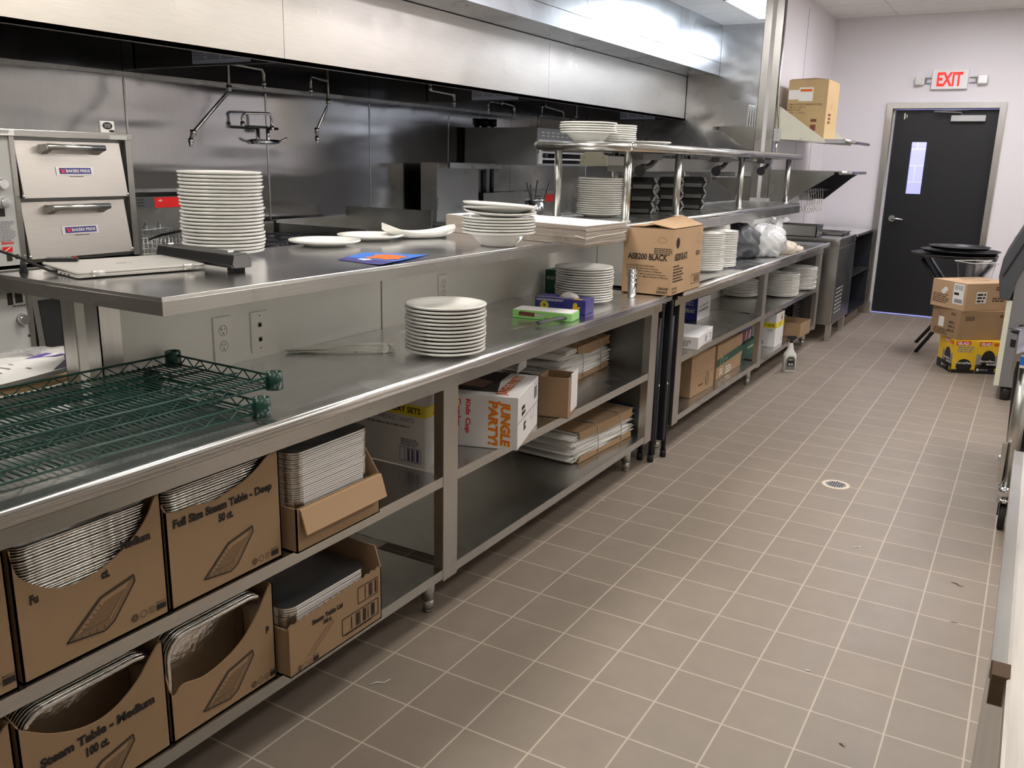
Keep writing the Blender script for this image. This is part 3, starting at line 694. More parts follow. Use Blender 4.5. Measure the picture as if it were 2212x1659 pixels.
# small dark green carton behind stack B
t, F = carton('dark_carton', 'small dark green box standing behind the plate stack by the half wall', -2.04, 3.98, .906, .12, .10, .115, 0, 'dkgreen')
mb = MB(); P = F(mb, '-y'); P.poly([(.008, .075), (.022, .085), (.022, .065)], 0); P.t('CEC', .026, .067, .016, 0, bold=.03); mb.build('printing', ['ltgrey'], t, world=False)
# ---------------------------------------------------------------- ASB200 carton (open)
def open_carton(name, label, x0, x1, y0, y1, z0, h, mat, inner='card_dk', rz=0, cat='box'):
    t = thing(name, label, cat, ((x0 + x1) / 2, (y0 + y1) / 2, z0), rz)
    a, b = (x1 - x0) / 2, (y1 - y0) / 2; k = .004
    MB().box(-a, a, -b, -b + k, 0, h).box(-a, a, b - k, b, 0, h).box(-a, -a + k, -b + k, b - k, 0, h).box(a - k, a, -b + k, b - k, 0, h).box(-a, a, -b, b, 0, k).build('carton_body', mat, t, world=False)
    return t, a, b
t, a, b = open_carton('large_open_carton', 'tall brown open carton printed ASB200 BLACK bridging the two work tables', -1.785, -1.52, 4.175, 4.61, .908, .335, 'card_lt')
mb = MB(); P = Print(mb, (-a, -b, 0), (1, 0, 0), (0, 0, 1))
P.t('ASB200 BLACK', .026, .175, .030, 0, w=.212, bold=.03); P.ring(.205, .275, .024, .0015, 1, .014)
for i, s_ in enumerate(['For use with ABLE Clear-Profile BoxSets', 'Pour usar con ABLE Tapas de Plastico Transparente', 'Utilizar com ABLE Conteneur et Plastique', 'Com utilizado em ABLE Conventionele Transparente', 'Por utilizar con ABLE Caixote in Plastico']):
    P.t(s_, .022, .140 - i * .0135, .0075, 0, w=min(.225, .15 + .02 * i))
for i in range(4): P.words(.165, .235 - i * .009, .095, 1, .004, 0, 1, i)
P.t('2500/CASE', .195, .030, .012, 0, bold=.02); P.t('250/SLEEVE', .188, .012, .012, 0, bold=.02)
P = Print(mb, (a, -b, 0), (0, 1, 0), (0, 0, 1))
P.t('ASB200 BLACK', .02, .175, .036, 0, w=.19, bold=.02); P.ring(.375, .27, .034, .0015, 1, .028)
pts = [(.06 + (.022 if i % 2 else .030) * math.cos(i * PI / 12), .262 + (.022 if i % 2 else .030) * math.sin(i * PI / 12)) for i in range(24)]
P.poly(pts, 0)
for i in range(6): P.words(.015, .150 - i * .015, .15 - (i == 0) * .07, 1, .007, 0, 1, i)
P.words(.34, .205, .07, 4, .004, 1, 1.6); P.bars(.30, .040, .42, .075, 0, frame=.003); P.t('2500/CASE', .01, .030, .012, 0, w=.07); P.t('250/SLEEVE', .01, .012, .012, 0, w=.07)
mb.build('printing', ['ink', 'inkbr'], t, world=False)
h = .335
def flapm(p, q, r_, s_): return MB().add([p, q, r_, s_, Vector(p) - Vector((0, 0, .004)), Vector(q) - Vector((0, 0, .004)), Vector(r_) - Vector((0, 0, .004)), Vector(s_) - Vector((0, 0, .004))], [(0, 1, 2, 3), (7, 6, 5, 4), (0, 4, 5, 1), (1, 5, 6, 2), (2, 6, 7, 3), (3, 7, 4, 0)])
flapm((a, -b, h), (a, b, h), (a - .125, b, h + .045), (a - .14, -b + .02, h + .022)).build('top_flap', 'card_lt', t, world=False)
flapm((-a, -b, h), (-a, b, h), (-a + .125, b, h + .012), (-a + .10, -b + .03, h + .006)).build('top_flap', 'card_lt', t, world=False)
flapm((-a, -b, h), (a, -b, h), (a - .03, -b + .12, h - .05), (-a + .03, -b + .12, h - .06)).build('end_flap', 'card_dk', t, world=False)
# ---------------------------------------------------------------- laptop, remote, cable, sensor bar, brochure
LA = .79
T_ = Matrix.Translation((-2.21, 1.725, 1.2155)) @ Matrix.Rotation(LA, 4, 'Z')
t = thing('laptop', 'closed silver laptop on the near end of the pass shelf', 'laptop', (-2.264, 1.647, 1.2155), 1.353)
mb = MB().prism(MB().rrect(-.185, .185, -.125, .125, .012), 'xy', .003, .012); mb.build('base', 'silver', t, bevel=.002, world=False)
T2_ = Matrix.Rotation(.022, 4, 'X')
MB().prism(MB().rrect(-.185, .185, -.125, .125, .012), 'xy', .0155, .021, 0, T2_).build('lid', 'silver', t, bevel=.0015, world=False)
mb = MB(); P = Print(mb, (-.185, -.125, .021), (1, 0, 0), (0, 1, 0), .001); P.t('hp', .168, .115, .018, 0, slant=.2, bold=.02); P.ring(.181, .122, .021, .002, 0)
mb.build('logo', 'inkgrey', t, world=False)
mb = MB()
for x in (-.13, .13): mb.cyl((x - .016, -.126, .013), (x + .016, -.126, .013), .0085, n=12)
mb.build('hinge', 'silver', t, world=False)
mb = MB()
for y, w in ((.02, .006), (-.02, .009), (-.045, .009), (-.075, .012)): mb.box(-.1856, -.1845, y, y + w, .005, .009)
mb.build('side_ports', 'ink', t, world=False)
tag(MB().tube([(-2.31, 1.475, 1.224), (-2.325, 1.455, 1.226), (-2.39, 1.41, 1.262), (-2.455, 1.375, 1.285), (-2.52, 1.34, 1.26), (-2.545, 1.30, 1.17), (-2.53, 1.27, 1.04), (-2.50, 1.27, .94), (-2.55, 1.33, .90), (-2.72, 1.50, .875)], .0042, 8).build('power_cable', 'rubber'), 'black power cable looping from the laptop over the shelf edge', 'cable')
o = MB().cyl((0, 0, 0), (0, 0, .034), .012, .005, n=14).build('cable_plug', 'rubber'); o.location = (-2.425, 1.44, 1.2155); tag(o, 'small black plug standing on the shelf corner beside the laptop', 'plug')
t = thing('remote_control', 'small black remote control with one red button on the laptop lid', 'remote control', (-2.405, 1.545, 1.2385), .9)
MB().prism(MB().rrect(-.042, .042, -.019, .019, .005), 'xy', 0, .010).build('case', 'black', t, bevel=.002, world=False)
mb = MB()
for i in range(5):
    for k in range(3): mb.box(-.040 + i * .0135, -.0305 + i * .0135, -.014 + k * .0105, -.0065 + k * .0105, .010, .0122)
mb.build('keys', 'grey', t, world=False); MB().box(.029, .038, .004, .012, .010, .0128).build('power_button', 'red', t, world=False)
t = thing('sensor_bar', 'black motion sensor bar standing between the laptop and the tall plate stack', 'sensor bar', (-2.172, 1.85, 1.2155), 3.02)
mb = MB().prism([(-.033, .012), (.030, .012), (.037, .022), (.030, .052), (-.018, .056), (-.035, .030)], 'yz', -.195, .195); mb.build('body', 'black', t, bevel=.003, world=False)
MB().prism([(-.028, .014), (.028, .014), (.033, .024), (.027, .049), (-.016, .052), (-.030, .030)], 'yz', -.198, -.195).build('side_cap', 'grey', t, world=False)
MB().box(-.18, -.15, -.02, .02, 0, .013).build('foot', 'rubber', t, world=False); MB().box(.15, .18, -.02, .02, 0, .013).build('foot', 'rubber', t, world=False)
mb = MB(); P = Print(mb, (-.195, -.0335, .012), (1, 0, 0), (0, -.0, 1), .0015); P.words(.12, .03, .03, 3, .002, 0, 2); P.disc(.025, .014, .005, 0); P.t('Kinect', .14, .022, .004, 0); mb.build('markings', 'ltgrey', t, world=False)
mb = MB().box(-.14, -.134, -.012, .004, .0555, .0575).box(.17, .176, -.012, .004, .0555, .0575); mb.build('corner_mark', 'led', t, world=False)
t = thing('brochure', 'blue glossy brochure with an orange fish picture on the pass shelf', 'brochure', (-1.92, 2.40, 1.2155), 0)
q = [Vector((-1.995, 2.255, 1.2165)), Vector((-1.775, 2.215, 1.2165)), Vector((-1.845, 2.575, 1.2165)), Vector((-2.075, 2.49, 1.2165))]
def bil(u, v, dz=0): return (q[0] * (1 - u) + q[1] * u) * (1 - v) + (q[3] * (1 - u) + q[2] * u) * v + Vector((0, 0, dz + .010 * max(0, u - .75) * 4 * .3))
mb = MB(); n = 6
vs = [bil(i / n, j / n) for j in range(n + 1) for i in range(n + 1)]
for j in range(n):
    for i in range(n): k = j * (n + 1) + i; mb.add([vs[k], vs[k + 1], vs[k + n + 2], vs[k + n + 1]], [(0, 1, 2, 3)], 1 if j >= 2 else 0)
mb.build('cover', ['blue', 'brightblue'], t)
mb = MB(); pl = [(.30, .42), (.42, .36), (.55, .42), (.72, .38), (.80, .46), (.93, .42), (.84, .56), (.90, .66), (.70, .80), (.45, .86), (.28, .74), (.36, .62)]
mb.add([bil(u, v, .0012) for u, v in pl], [tuple(range(len(pl)))], 0); pl = [(.30, .20), (.48, .16), (.56, .26), (.44, .34), (.32, .30)]; mb.add([bil(u, v, .0012) for u, v in pl], [tuple(range(5))], 1)
mb.build('picture', ['orange', 'papblue'], t)
# ---------------------------------------------------------------- bundle of flat boards
FB = [Vector((-2.405, 3.49, 0)), Vector((-1.575, 3.285, 0)), Vector((-1.56, 3.66, 0)), Vector((-2.40, 3.87, 0))]
t = thing('flat_box_bundle', 'film-wrapped bundle of flattened white-topped boards overhanging the pass shelf', 'cardboard bundle', (-1.93, 3.6, 1.2155))
n = 14
for k in range(n):
    z0 = 1.2165 + k * .0058; j = [random.uniform(-.003, .003) for _ in range(4)]
    mb = MB(); b4 = [p + Vector((j[i], j[i - 1], 0)) for i, p in enumerate(FB)]
    mb.add([(p.x, p.y, z0) for p in b4] + [(p.x, p.y, z0 + .005) for p in b4], [(3, 2, 1, 0), (0, 1, 5, 4), (1, 2, 6, 5), (2, 3, 7, 6), (3, 0, 4, 7)], 0); mb.add([(p.x, p.y, z0 + .005) for p in b4], [(0, 1, 2, 3)], 1)
    mb.build('flat_board', ['wrapbr', 'flat'], t)
zt = 1.2165 + n * .0058
mb = MB(); e = Vector((0, 0, 0))
def wrapx(u, w):
    a0 = FB[0].lerp(FB[1], u); a1 = FB[0].lerp(FB[1], u + w); b0 = FB[3].lerp(FB[2], u); b1 = FB[3].lerp(FB[2], u + w)
    o_ = (a0 - b0).normalized() * .003
    mb.add([(*(a0 + o_).xy, 1.217), (*(a1 + o_).xy, 1.217), (*(a1 + o_).xy, zt), (*(a0 + o_).xy, zt), (*b1.xy, zt + .0015), (*b0.xy, zt + .0015), (*a1.xy, zt + .0015), (*a0.xy, zt + .0015)], [(0, 1, 2, 3), (3, 2, 6, 7), (7, 6, 4, 5)])
wrapx(.55, .012); mb.build('film_band', 'film', t); mb = MB(); wrapx(.86, .012); mb.build('film_band', 'film', t)
pts = []
for i in range(9):
    u = i / 8; a0 = FB[1].lerp(FB[2], u); pts.append((a0.x + .006, a0.y - .002, 1.245 + .006 * math.sin(u * 5) + .02 * u * u))
MB().tube([(FB[1].x - .05, FB[1].y + .006, 1.255)] + pts, .0018, 6).build('string', 'paper', t)
# ================================================================ foil pan boxes under the near table
MID, LOW = .522, .184
def pan_mesh(W_, L_, D_, r=.03):
    """foil pan, opening up (+z), rim at z=0, W_ along x, L_ along y"""
    mb = MB(); rg = []
    for dx, z in ((.001, -.0032), (-.0005, -.0012), (.0015, .0004), (.010, -.0004), (.012, -.004), (.020, -D_ * .5), (.030, -D_), (.034, -D_)):
        rg.append([(x, y, z) for x, y in mb.rrect(-W_ / 2 + dx, W_ / 2 - dx, -L_ / 2 + dx, L_ / 2 - dx, max(.008, r - dx * .5), 4)])
    mb.loft(rg, 0, cap0=False, cap1=True)
    return mb
def smooth(p):
    out = []
    for i in range(len(p) - 1):
        a, b, c, d = p[max(i - 1, 0)], p[i], p[i + 1], p[min(i + 2, len(p) - 1)]
        for k in range(4):
            t = k / 4; out.append(tuple(.5 * (2 * b[j] + (c[j] - a[j]) * t + (2 * a[j] - 5 * b[j] + 4 * c[j] - d[j]) * t * t + (3 * b[j] - a[j] - 3 * c[j] + d[j]) * t ** 3) for j in (0, 1)))
    out = [q for i, q in enumerate(out) if i == 0 or q[0] > out[i - 1][0] + 1e-4]
    return [(min(max(a, 0), 1), min(b, 1)) for a, b in out] + [p[-1]]
def cut_box(name, label, y0, y1, z0, h, cut, x1=-1.592, depth=.50, mat='card', group=None):
    """open-front display box; cut = outline of the remaining front face top edge as (fraction y, fraction z) points"""
    t = thing(name, label, 'box', (x1 - depth / 2, (y0 + y1) / 2, z0), 0, group)
    k = .004; x0 = x1 - depth; cut = smooth(cut)
    mb = MB().box(x0, x1, y0, y1, z0, z0 + k).box(x0, x0 + k, y0, y1, z0, z0 + h)
    for ya in (y0, y1 - k): mb.prism([(x0, z0), (x1, z0), (x1, z0 + h * cut[0 if ya == y0 else -1][1]), (x1 - .05, z0 + h), (x0, z0 + h)], 'xz', ya, ya + k)
    mb.prism([(y0, z0), (y1, z0)] + [(y0 + (y1 - y0) * a, z0 + h * b) for a, b in cut[::-1]], 'yz', x1 - k, x1)
    mb.build('carton_body', mat, t)
    return t
def fill_pans(z0, n, pitch, x, y, W_, L_, D_, where, group, upright=False, mat='foil', r=.03):
    pr = pan_mesh(W_, L_, D_, r).build('foil_pan', mat, org0=True)
    for i in range(n):
        o = pr if i == 0 else pr.copy()
        if i: COL.objects.link(o)
        o.name = 'foil_pan'
        jx, jy = random.uniform(-.002, .002), random.uniform(-.0025, .0025)
        if upright:
            o.rotation_euler = (0, PI / 2, 0); o.location = (x - (n - 1 - i) * pitch, y + jy, z0 + jx)
        else: o.location = (x + jx, y + jy, z0 + i * pitch)
        last = i == n - 1
        tag(o, ('foremost' if upright else 'topmost') + ' foil pan in ' + where if last else 'foil pan %s the %s in ' % (('behind', 'foremost') if upright else ('under', 'topmost')) + where, 'foil pan', None if last else group)
def pan_print(P, x, y, s, shal=False, mi=0, mg=1):
    """line drawing of a foil pan, about .17*s wide"""
    q = lambda a, b: (x + a * s, y + b * s * .74)
    O = [q(0, .012), q(.075, .096), q(.150, .118), q(.152, .098), q(.10, .012), q(.078, -.002)]
    P.poly(O, mg); P.poly([q(.016, .02), q(.078, .090), q(.140, .106), q(.093, .024)], 2, .0002); P.poly([q(.028, .022), q(.085, .080), q(.128, .090), q(.088, .026)], mg, .0004)
    P.line(O + [O[0]], .0022 * s + .0006, mi, .0006)
    P.line([q(.010, .016), q(.076, .091), q(.146, .112)], .0016, mi, .0006); P.line([q(.028, .022), q(.088, .026), q(.128, .090)], .0012, mi, .0006)
    for k in range(7): P.line([q(.022 + .008 * k, .022 + .0095 * k), q(.030 + .0075 * k, .022 + .0080 * k)], .0012, mi, .0007)
    for k in range(5): P.line([q(.014 + .016 * k, .004 - .0 * k), q(.014 + .016 * k, .014)], .0012, mi, .0007)
def icons(P, x, y, s=1, mi=0):
    P.ring(x, y, .0085 * s, .002 * s, mi); P.ring(x, y, .0045 * s, .0015 * s, mi); P.ring(x + .022 * s, y + .0005, .0085 * s, .0012 * s, mi); P.ring(x + .044 * s, y + .001, .0085 * s, .001 * s, mi)
    P.t('U', x + .044 * s, y - .0035 * s, .009 * s, mi, al='c'); P.r(x + .057 * s, y - .008 * s, x + .082 * s, y + .006 * s, mi); P.t('MADE IN', x + .057 * s, y + .009 * s, .004 * s, mi, w=.025 * s)
PR = ['ink', 'tan', 'card']
SM = [(0, .97), (.03, .80), (.10, .70), (.22, .60), (.36, .56), (.52, .58), (.66, .64), (.80, .74), (.90, .86), (.96, .98), (1, 1.0)]
# middle shelf, from the left: partial box, medium box, deep box
for nm, y0, y1, z0, h, cut, kind in (('p', .50, .842, MID + .001, .29, SM, 'm0'), ('m', .852, 1.196, MID + .001, .295, SM, 'm1'),
        ('d', 1.204, 1.556, MID + .001, .292, [(0, .83), (.10, .80), (.22, .80), (.38, .77), (.52, .80), (.66, .84), (.78, .90), (.87, .97), (.92, 1.0), (1, 1.0)], 'd1')):
    lab = {'m0': 'brown foil pan carton cut off by the left picture edge on the middle shelf', 'm1': 'brown cut-front carton printed Medium full of foil pans on the middle shelf', 'd1': 'brown cut-front carton printed Full Size Steam Table - Deep on the middle shelf'}[kind]
    t = cut_box('foil_pan_carton', lab, y0, y1, z0, h, cut)
    mb = MB(); P = Print(mb, (-1.592, y0, z0), (0, 1, 0), (0, 0, 1))
    if kind == 'd1':
        P.t('Full Size Steam Table - Deep', .172, .198, .020, 0, w=.305, al='c', bold=.05); P.t('50 ct.', .172, .168, .020, 0, al='c', bold=.05); pan_print(P, .095, .03, 1.05); icons(P, .255, .022)
    else:
        P.t('Medium', .235, .198, .019, 0, w=.075, bold=.05); P.t('Fu', .03, .162, .019, 0, bold=.05); P.t('50 ct.', .13, .146, .02, 0, bold=.05) if 0 else P.t('ct.', .185, .152, .020, 0, bold=.05)
        pan_print(P, .095, .035, 1.10); icons(P, .255, .028)
    mb.build('printing', PR, t)
    where = {'m0': 'the middle shelf carton at the picture edge', 'm1': 'the middle shelf carton printed Medium', 'd1': 'the carton printed Deep'}[kind]
    if kind != 'm0' or 1: fill_pans(z0 + .098, 30 if kind != 'd1' else 31, .0062, -1.850, (y0 + y1) / 2, .49, y1 - y0 - .024, .05, where, 'foil pans in ' + where)
# lower shelf: upright pans
LC = [(0, .86), (.06, .80), (.20, .70), (.36, .60), (.55, .60), (.74, .70), (.88, .86), (.96, .98), (1, 1)]
for y0, y1, kind, cut in ((.47, .815, 'l0', LC), (.825, 1.172, 'l1', [(0, .93), (.06, .86), (.22, .72), (.42, .63), (.60, .64), (.78, .76), (.90, .92), (.96, 1), (1, 1)]), (1.180, 1.515, 'l2', [(0, .50), (.04, .44), (.12, .50), (.30, .46), (.50, .50), (.68, .60), (.84, .78), (.93, .94), (.97, 1), (1, 1)])):
    lab = {'l0': 'brown foil pan carton on the lower shelf cut off by the picture corner', 'l1': 'brown cut-front carton printed Steam Table - Medium 100 ct. on the lower shelf', 'l2': 'brown torn-front carton with a pan drawing on the lower shelf'}[kind]
    h = .275; z0 = LOW + .001; t = cut_box('foil_pan_carton', lab, y0, y1, z0, h, cut)
    mb = MB(); P = Print(mb, (-1.592, y0, z0), (0, 1, 0), (0, 0, 1))
    if kind == 'l1': P.t('Steam Table - Medium', .175, .138, .021, 0, w=.275, al='c', bold=.055); P.t('100 ct.', .165, .104, .021, 0, al='c', bold=.055); pan_print(P, .085, -.005, 1.1)
    elif kind == 'l2': pan_print(P, .09, .025, 1.1); icons(P, .255, .020); P.t('p', .305, .150, .02, 0, bold=.055)
    mb.build('printing', PR, t)
    where = {'l0': 'the lower shelf carton at the picture corner', 'l1': 'the carton printed Medium 100 ct.', 'l2': 'the torn-front carton'}[kind]
    fill_pans(z0 + .006 + .129, 13, .0095, -1.603, (y0 + y1) / 2, .258, y1 - y0 - .018, .055, where, 'foil pans in ' + where, True, r=.055)
# ---------------------------------------------------------------- lids
def lid_mesh(W_, L_, th=.0052):
    mb = MB(); o = mb.rrect(-W_ / 2, W_ / 2, -L_ / 2, L_ / 2, .035, 5)
    mb.add([(x, y, th) for x, y in o], [tuple(range(len(o)))], 1); mb.add([(x, y, 0) for x, y in o], [tuple(range(len(o)))[::-1]], 2)
    n = len(o); v = [(x, y, z) for z in (0, th) for x, y in o]
    for i in range(n):
        j = (i + 1) % n; straight = math.dist(o[i], o[j]) > .05
        mb.add(v, [(i, j, n + j, n + i)], 0 if straight else 2)
    return mb
def lids(cx, cy, z0, n, pitch, W_, L_, where, grp):
    pr = lid_mesh(W_, L_, pitch * .8).build('foil_board_lid', ['paper', 'lidfoil', 'foil'])
    for i in range(n):
        o = pr if i == 0 else pr.copy()
        if i: COL.objects.link(o)
        o.name = 'foil_board_lid'; o.location = (cx + random.uniform(-.0012, .0012), cy + random.uniform(-.0015, .0015), z0 + i * pitch)
        tag(o, 'topmost foil-faced lid in ' + where if i == n - 1 else 'white-edged lid below the topmost in ' + where, 'lid', None if i == n - 1 else grp)
y0, y1 = 1.585, 1.93; z0 = MID + .001
t = thing('lid_carton', 'brown carton with its front flap folded down holding white-edged lids', 'box', (-1.82, 1.76, z0))
x1 = -1.566
MB().box(x1 - .5, x1, y0, y1, z0, z0 + .004).box(x1 - .004, x1, y0, y1, z0, z0 + .125).box(x1 - .5, x1, y0, y0 + .004, z0, z0 + .125).prism([(x1 - .5, z0), (x1, z0), (x1, z0 + .125), (x1 - .06, z0 + .21), (x1 - .5, z0 + .21)], 'xz', y1 - .004, y1).build('carton_body', 'card', t)
MB().prism([(x1, z0 + .122), (x1 + .006, z0 + .120), (x1 + .026, z0 + .055), (x1 + .022, z0 + .053)], 'xz', y0 + .012, y1 + .004).build('front_flap', 'card_lt', t)
lids(x1 - .26, (y0 + y1) / 2 - .004, z0 + .116, 25, .0062, .49, y1 - y0 - .03, 'the flap-front carton', 'lids in the flap-front carton')
MB().box(x1 - .48, x1 - .03, y0 + .02, y1 - .02, z0 + .004, z0 + .114).build('inner_pack', 'white_card', t)
y0, y1 = 1.527, 1.915; z0 = LOW + .001; x1 = -1.552
t = thing('lid_carton', 'brown torn carton printed Steam Table Lid 100 ct. on the lower shelf', 'box', (-1.80, 1.72, z0))
mb = MB().box(x1 - .5, x1, y0, y1, z0, z0 + .004)
tp = [(y0 + (y1 - y0) * i / 30, z0 + .150 + .022 * i / 30 + (.004 if i % 2 else -.003)) for i in range(31)]
mb.prism([(y0, z0), (y1, z0)] + tp[::-1], 'yz', x1 - .005, x1)
mb.box(x1 - .5, x1 - .004, y0, y0 + .004, z0, z0 + .14).prism([(x1 - .5, z0), (x1, z0), (x1, z0 + .17), (x1 - .02, z0 + .235), (x1 - .5, z0 + .24)], 'xz', y1 - .004, y1)
mb.build('carton_body', 'card', t)
mb = MB(); P = Print(mb, (x1, y0, z0), (0, 1, 0), (0, 0, 1)); P.t('Steam Table Lid', .150, .118, .014, 0, w=.125, al='c', bold=.05); P.t('100 ct.', .150, .100, .013, 0, al='c', bold=.05)
P.line([(.065, .035), (.09, .032), (.175, .090), (.155, .094), (.065, .035)], .0015, 1); P.line([(.085, .042), (.10, .040), (.160, .084), (.150, .086), (.085, .042)], .001, 1)
P.bars(.215, .030, .365, .070, 0, frame=.003); P.bars(.285, .100, .365, .140, 0, n=18, frame=.0025); icons(P, .035, .014, .9); P.words(.22, .024, .14, 1, .004, 0)
mb.build('printing', PR, t)
lids(x1 - .27, (y0 + y1) / 2 - .008, z0 + .085, 15, .0068, .50, y1 - y0 - .05, 'the carton printed Steam Table Lid', 'lids in the Steam Table Lid carton')
MB().box(x1 - .48, x1 - .04, y0 + .03, y1 - .05, z0 + .004, z0 + .083).build('inner_pack', 'white_card', t)
# ---------------------------------------------------------------- cutlery carton, jungle party carton, brown carton
def sunset(P, x, y, s=1):
    P.disc(x, y + .006 * s, .026 * s, 0, .033 * s); P.disc(x, y + .014 * s, .021 * s, 1, .021 * s, dz=.0003); P.r(x - .022 * s, y - .016 * s, x + .022 * s, y + .004 * s, 3, .0004)
    P.poly([(x - .004 * s, y + .006 * s), (x + .003 * s, y + .006 * s), (x + .001 * s, y + .022 * s), (x - .001 * s, y + .022 * s)], 2, .0006); P.disc(x, y + .024 * s, .008 * s, 2, .004 * s, dz=.0006)
    P.N = .0008; P.t('SUNSET', x, y - .020 * s, .011 * s, 1, al='c', bold=.03); P.N = 0
CP = ['blue', 'yellow', 'ink', 'purple', 'inkgrey']
t, F = carton('cutlery_carton', 'white carton with a yellow band printed PLASTIC CUTLERY SETS on the near middle shelf', -1.835, 2.40, MID + .001, .335, .20, .292, 0, 'white_card')
mb = MB(); P = F(mb, '-y'); P.r(0, .182, .335, .222, 1); P.N = .0006; P.t('PLASTIC CUTLERY SETS', .318, .194, .020, 2, w=.29, al='r', bold=.02); P.N = 0
P.t('MEDIUM WEIGHT - WHITE', .29, .158, .017, 4, w=.23, al='r'); P.words(.06, .145, .22, 1, .007, 4); P.words(.02, .075, .06, 2, .006, 4); P.bars(.232, .022, .315, .065, 0, frame=.0015); P.words(.235, .10, .075, 4, .005, 4, 1.4); sunset(P, .225, .250)
P = F(mb, '+x'); P.r(0, .182, .20, .222, 1); P.N = .0006; P.t('4pc PLASTIC', .055, .206, .012, 2, bold=.02); P.t('CUTLERY SETS', .045, .188, .012, 2, bold=.02); P.N = 0; sunset(P, .085, .250); P.words(.05, .17, .12, 3, .006, 4); P.bars(.12, .03, .17, .06, 0)
mb.build('printing', CP, t, world=False)
rzj = .30
t, F = carton('party_cup_carton', 'white carton printed JUNGLE PARTY! overhanging the near middle shelf', -1.735, 2.775, MID + .001, .36, .36, .200, rzj, 'white_card')
# position so that its near front corner overhangs the shelf edge
def put_corner(t, lx, ly, px, py, rz):
    c, s = math.cos(rz), math.sin(rz); ox, oy = lx / 2, -ly / 2
    t.location.x = px - (ox * c - oy * s); t.location.y = py - (ox * s + oy * c)
put_corner(t, .36, .36, -1.512, 2.656, rzj)
mb = MB(); P = F(mb, '-y')
def vtext(P, s, x, y, h, mi, w, back=None):
    if back is not None: P.t(s, x, y, h, back, w=w * 1.02, rot=-PI / 2, bold=.06, slant=.12); P.N = .0006
    P.t(s, x, y, h, mi, w=w, rot=-PI / 2, bold=.03, slant=.12); P.N = 0
vtext(P, 'JUNGLE', .298, .182, .034, 0, .165, 3); vtext(P, 'PARTY!', .252, .182, .034, 0, .165, 3)
vtext(P, 'Kids Cup', .165, .182, .018, 2, .13); vtext(P, 'Combo:', .128, .182, .018, 2, .105)
P = F(mb, '+z'); P.poly([(.0, .05), (.27, .05), (.24, .22), (.25, .36), (0, .36)], 1); P.N = .0006; P.poly([(.10, .12), (.2, .10), (.22, .2), (.12, .24)], 4); P.N = 0
P.t('JUNGLE PARTY!', .305, .02, .040, 0, w=.30, rot=PI / 2 * .98, bold=.03)
P = F(mb, '+x'); P.t('EC', .10, .05, .03, 1, bold=.055); P.words(.06, .15, .06, 2, .014, 1, 1.5); P.frame(.22, .06, .27, .10, .002, 1); P.line([(0, .10), (.36, .10)], .002, 1); P.words(.28, .17, .05, 5, .006, 1)
mb.build('printing', ['orange', 'ink', 'red', 'gyellow', 'brown'], t, world=False)
t, a, b = open_carton('small_open_carton', 'plain brown open carton behind the white party cup carton', -1.685, -1.560, 3.115, 3.245, MID + .001, .170, 'card', rz=.22)
MB().box(a + .0005, a + .004, -b + .03, b + .01, .02, .182).build('white_liner', 'white_card', t, world=False)
MB().prism([(-b, .170), (b, .172), (b, .215), (-b + .02, .205)], 'yz', -a - .10, -a - .096).build('rear_flap', 'white_card', t, world=False)
# ---------------------------------------------------------------- paper bag bundles
def bag_bundle(label, cx, cy, z, W_, L_, H_, rz, n, fan, cover):
    t = thing('paper_bag_bundle', label, 'paper bag bundle', (cx, cy, z), rz)
    ph = (H_ - .012) / n
    for k in range(n):
        j = random.uniform(-.012, .012); e = random.uniform(-.014, .010); z0 = .006 + k * ph
        mb = MB(); rg = []
        for i in range(11):
            u = i / 10; y = -L_ / 2 - fan * (.5 + .5 * math.sin(k * 1.9)) + (L_ + fan + e) * u; w = W_ / 2 + j * (.4 + .6 * math.sin(u * 9 + k)) * .8
            sag = .006 * math.sin(u * 7 + k * 2.2); th = ph * (.80 + .12 * math.sin(u * 11 + k)); ed = .35 if u in (0, 1) else 1
            rg.append([(-w, y, z0 + sag), (w - .004, y, z0 + sag * .6), (w + .003 * math.sin(k + u * 14), y, z0 + th * ed * .5 + sag), (w - .004, y, z0 + th * ed + sag * .6), (-w, y, z0 + th * ed + sag)])
        mb.loft(rg, 0).build('paper_bag', 'paper', t, world=False)
    lo, hi = cover
    for z0, z1, top in ((-.002 + .002, .004, 0), (H_ - .004, H_, 1)):
        mb = MB(); a0 = -L_ * .30 if lo else -L_ / 2
        mb.box(-W_ / 2, W_ / 2 + .004, a0, L_ / 2, z0, z1)
        if top: mb.prism([(a0, z1), (L_ / 2, z1), (L_ / 2 - .005, z1 - .042), (0, z1 - .052), (a0 + .01, z1 - .036)], 'yz', W_ / 2 + .006, W_ / 2 + .009)
        else: mb.prism([(a0, z0), (L_ / 2, z0), (L_ / 2 - .01, z0 + .035), (0, z0 + .022), (a0 + .02, z0 + .030)], 'yz', W_ / 2 + .006, W_ / 2 + .009)
        mb.build('kraft_cover', 'kraft', t, world=False)
    for f in (-.17, .27):
        y = L_ * f; x = W_ / 2 + .012
        MB().tube([(-W_ / 2 - .004, y + .01, H_ + .002), (x - .02, y, H_ + .004), (x, y - .004, H_ - .01), (x - .004, y + .012, H_ * .5), (x, y + .004, .01), (x - .02, y, .001), (-W_ / 2, y, .001)], .0028, 6).build('strap', 'ltgrey', t, world=False)
    return t
bag_bundle('strapped bundle of white paper bags with kraft covers on the near middle shelf', -1.965, 3.87, MID + .002, .30, .48, .165, .02, 13, .10, (1, 1))
bag_bundle('strapped bundle of white paper bags with kraft covers on the near lower shelf', -1.835, 3.81, LOW + .002, .33, .54, .150, -.07, 13, .07, (0, 0))
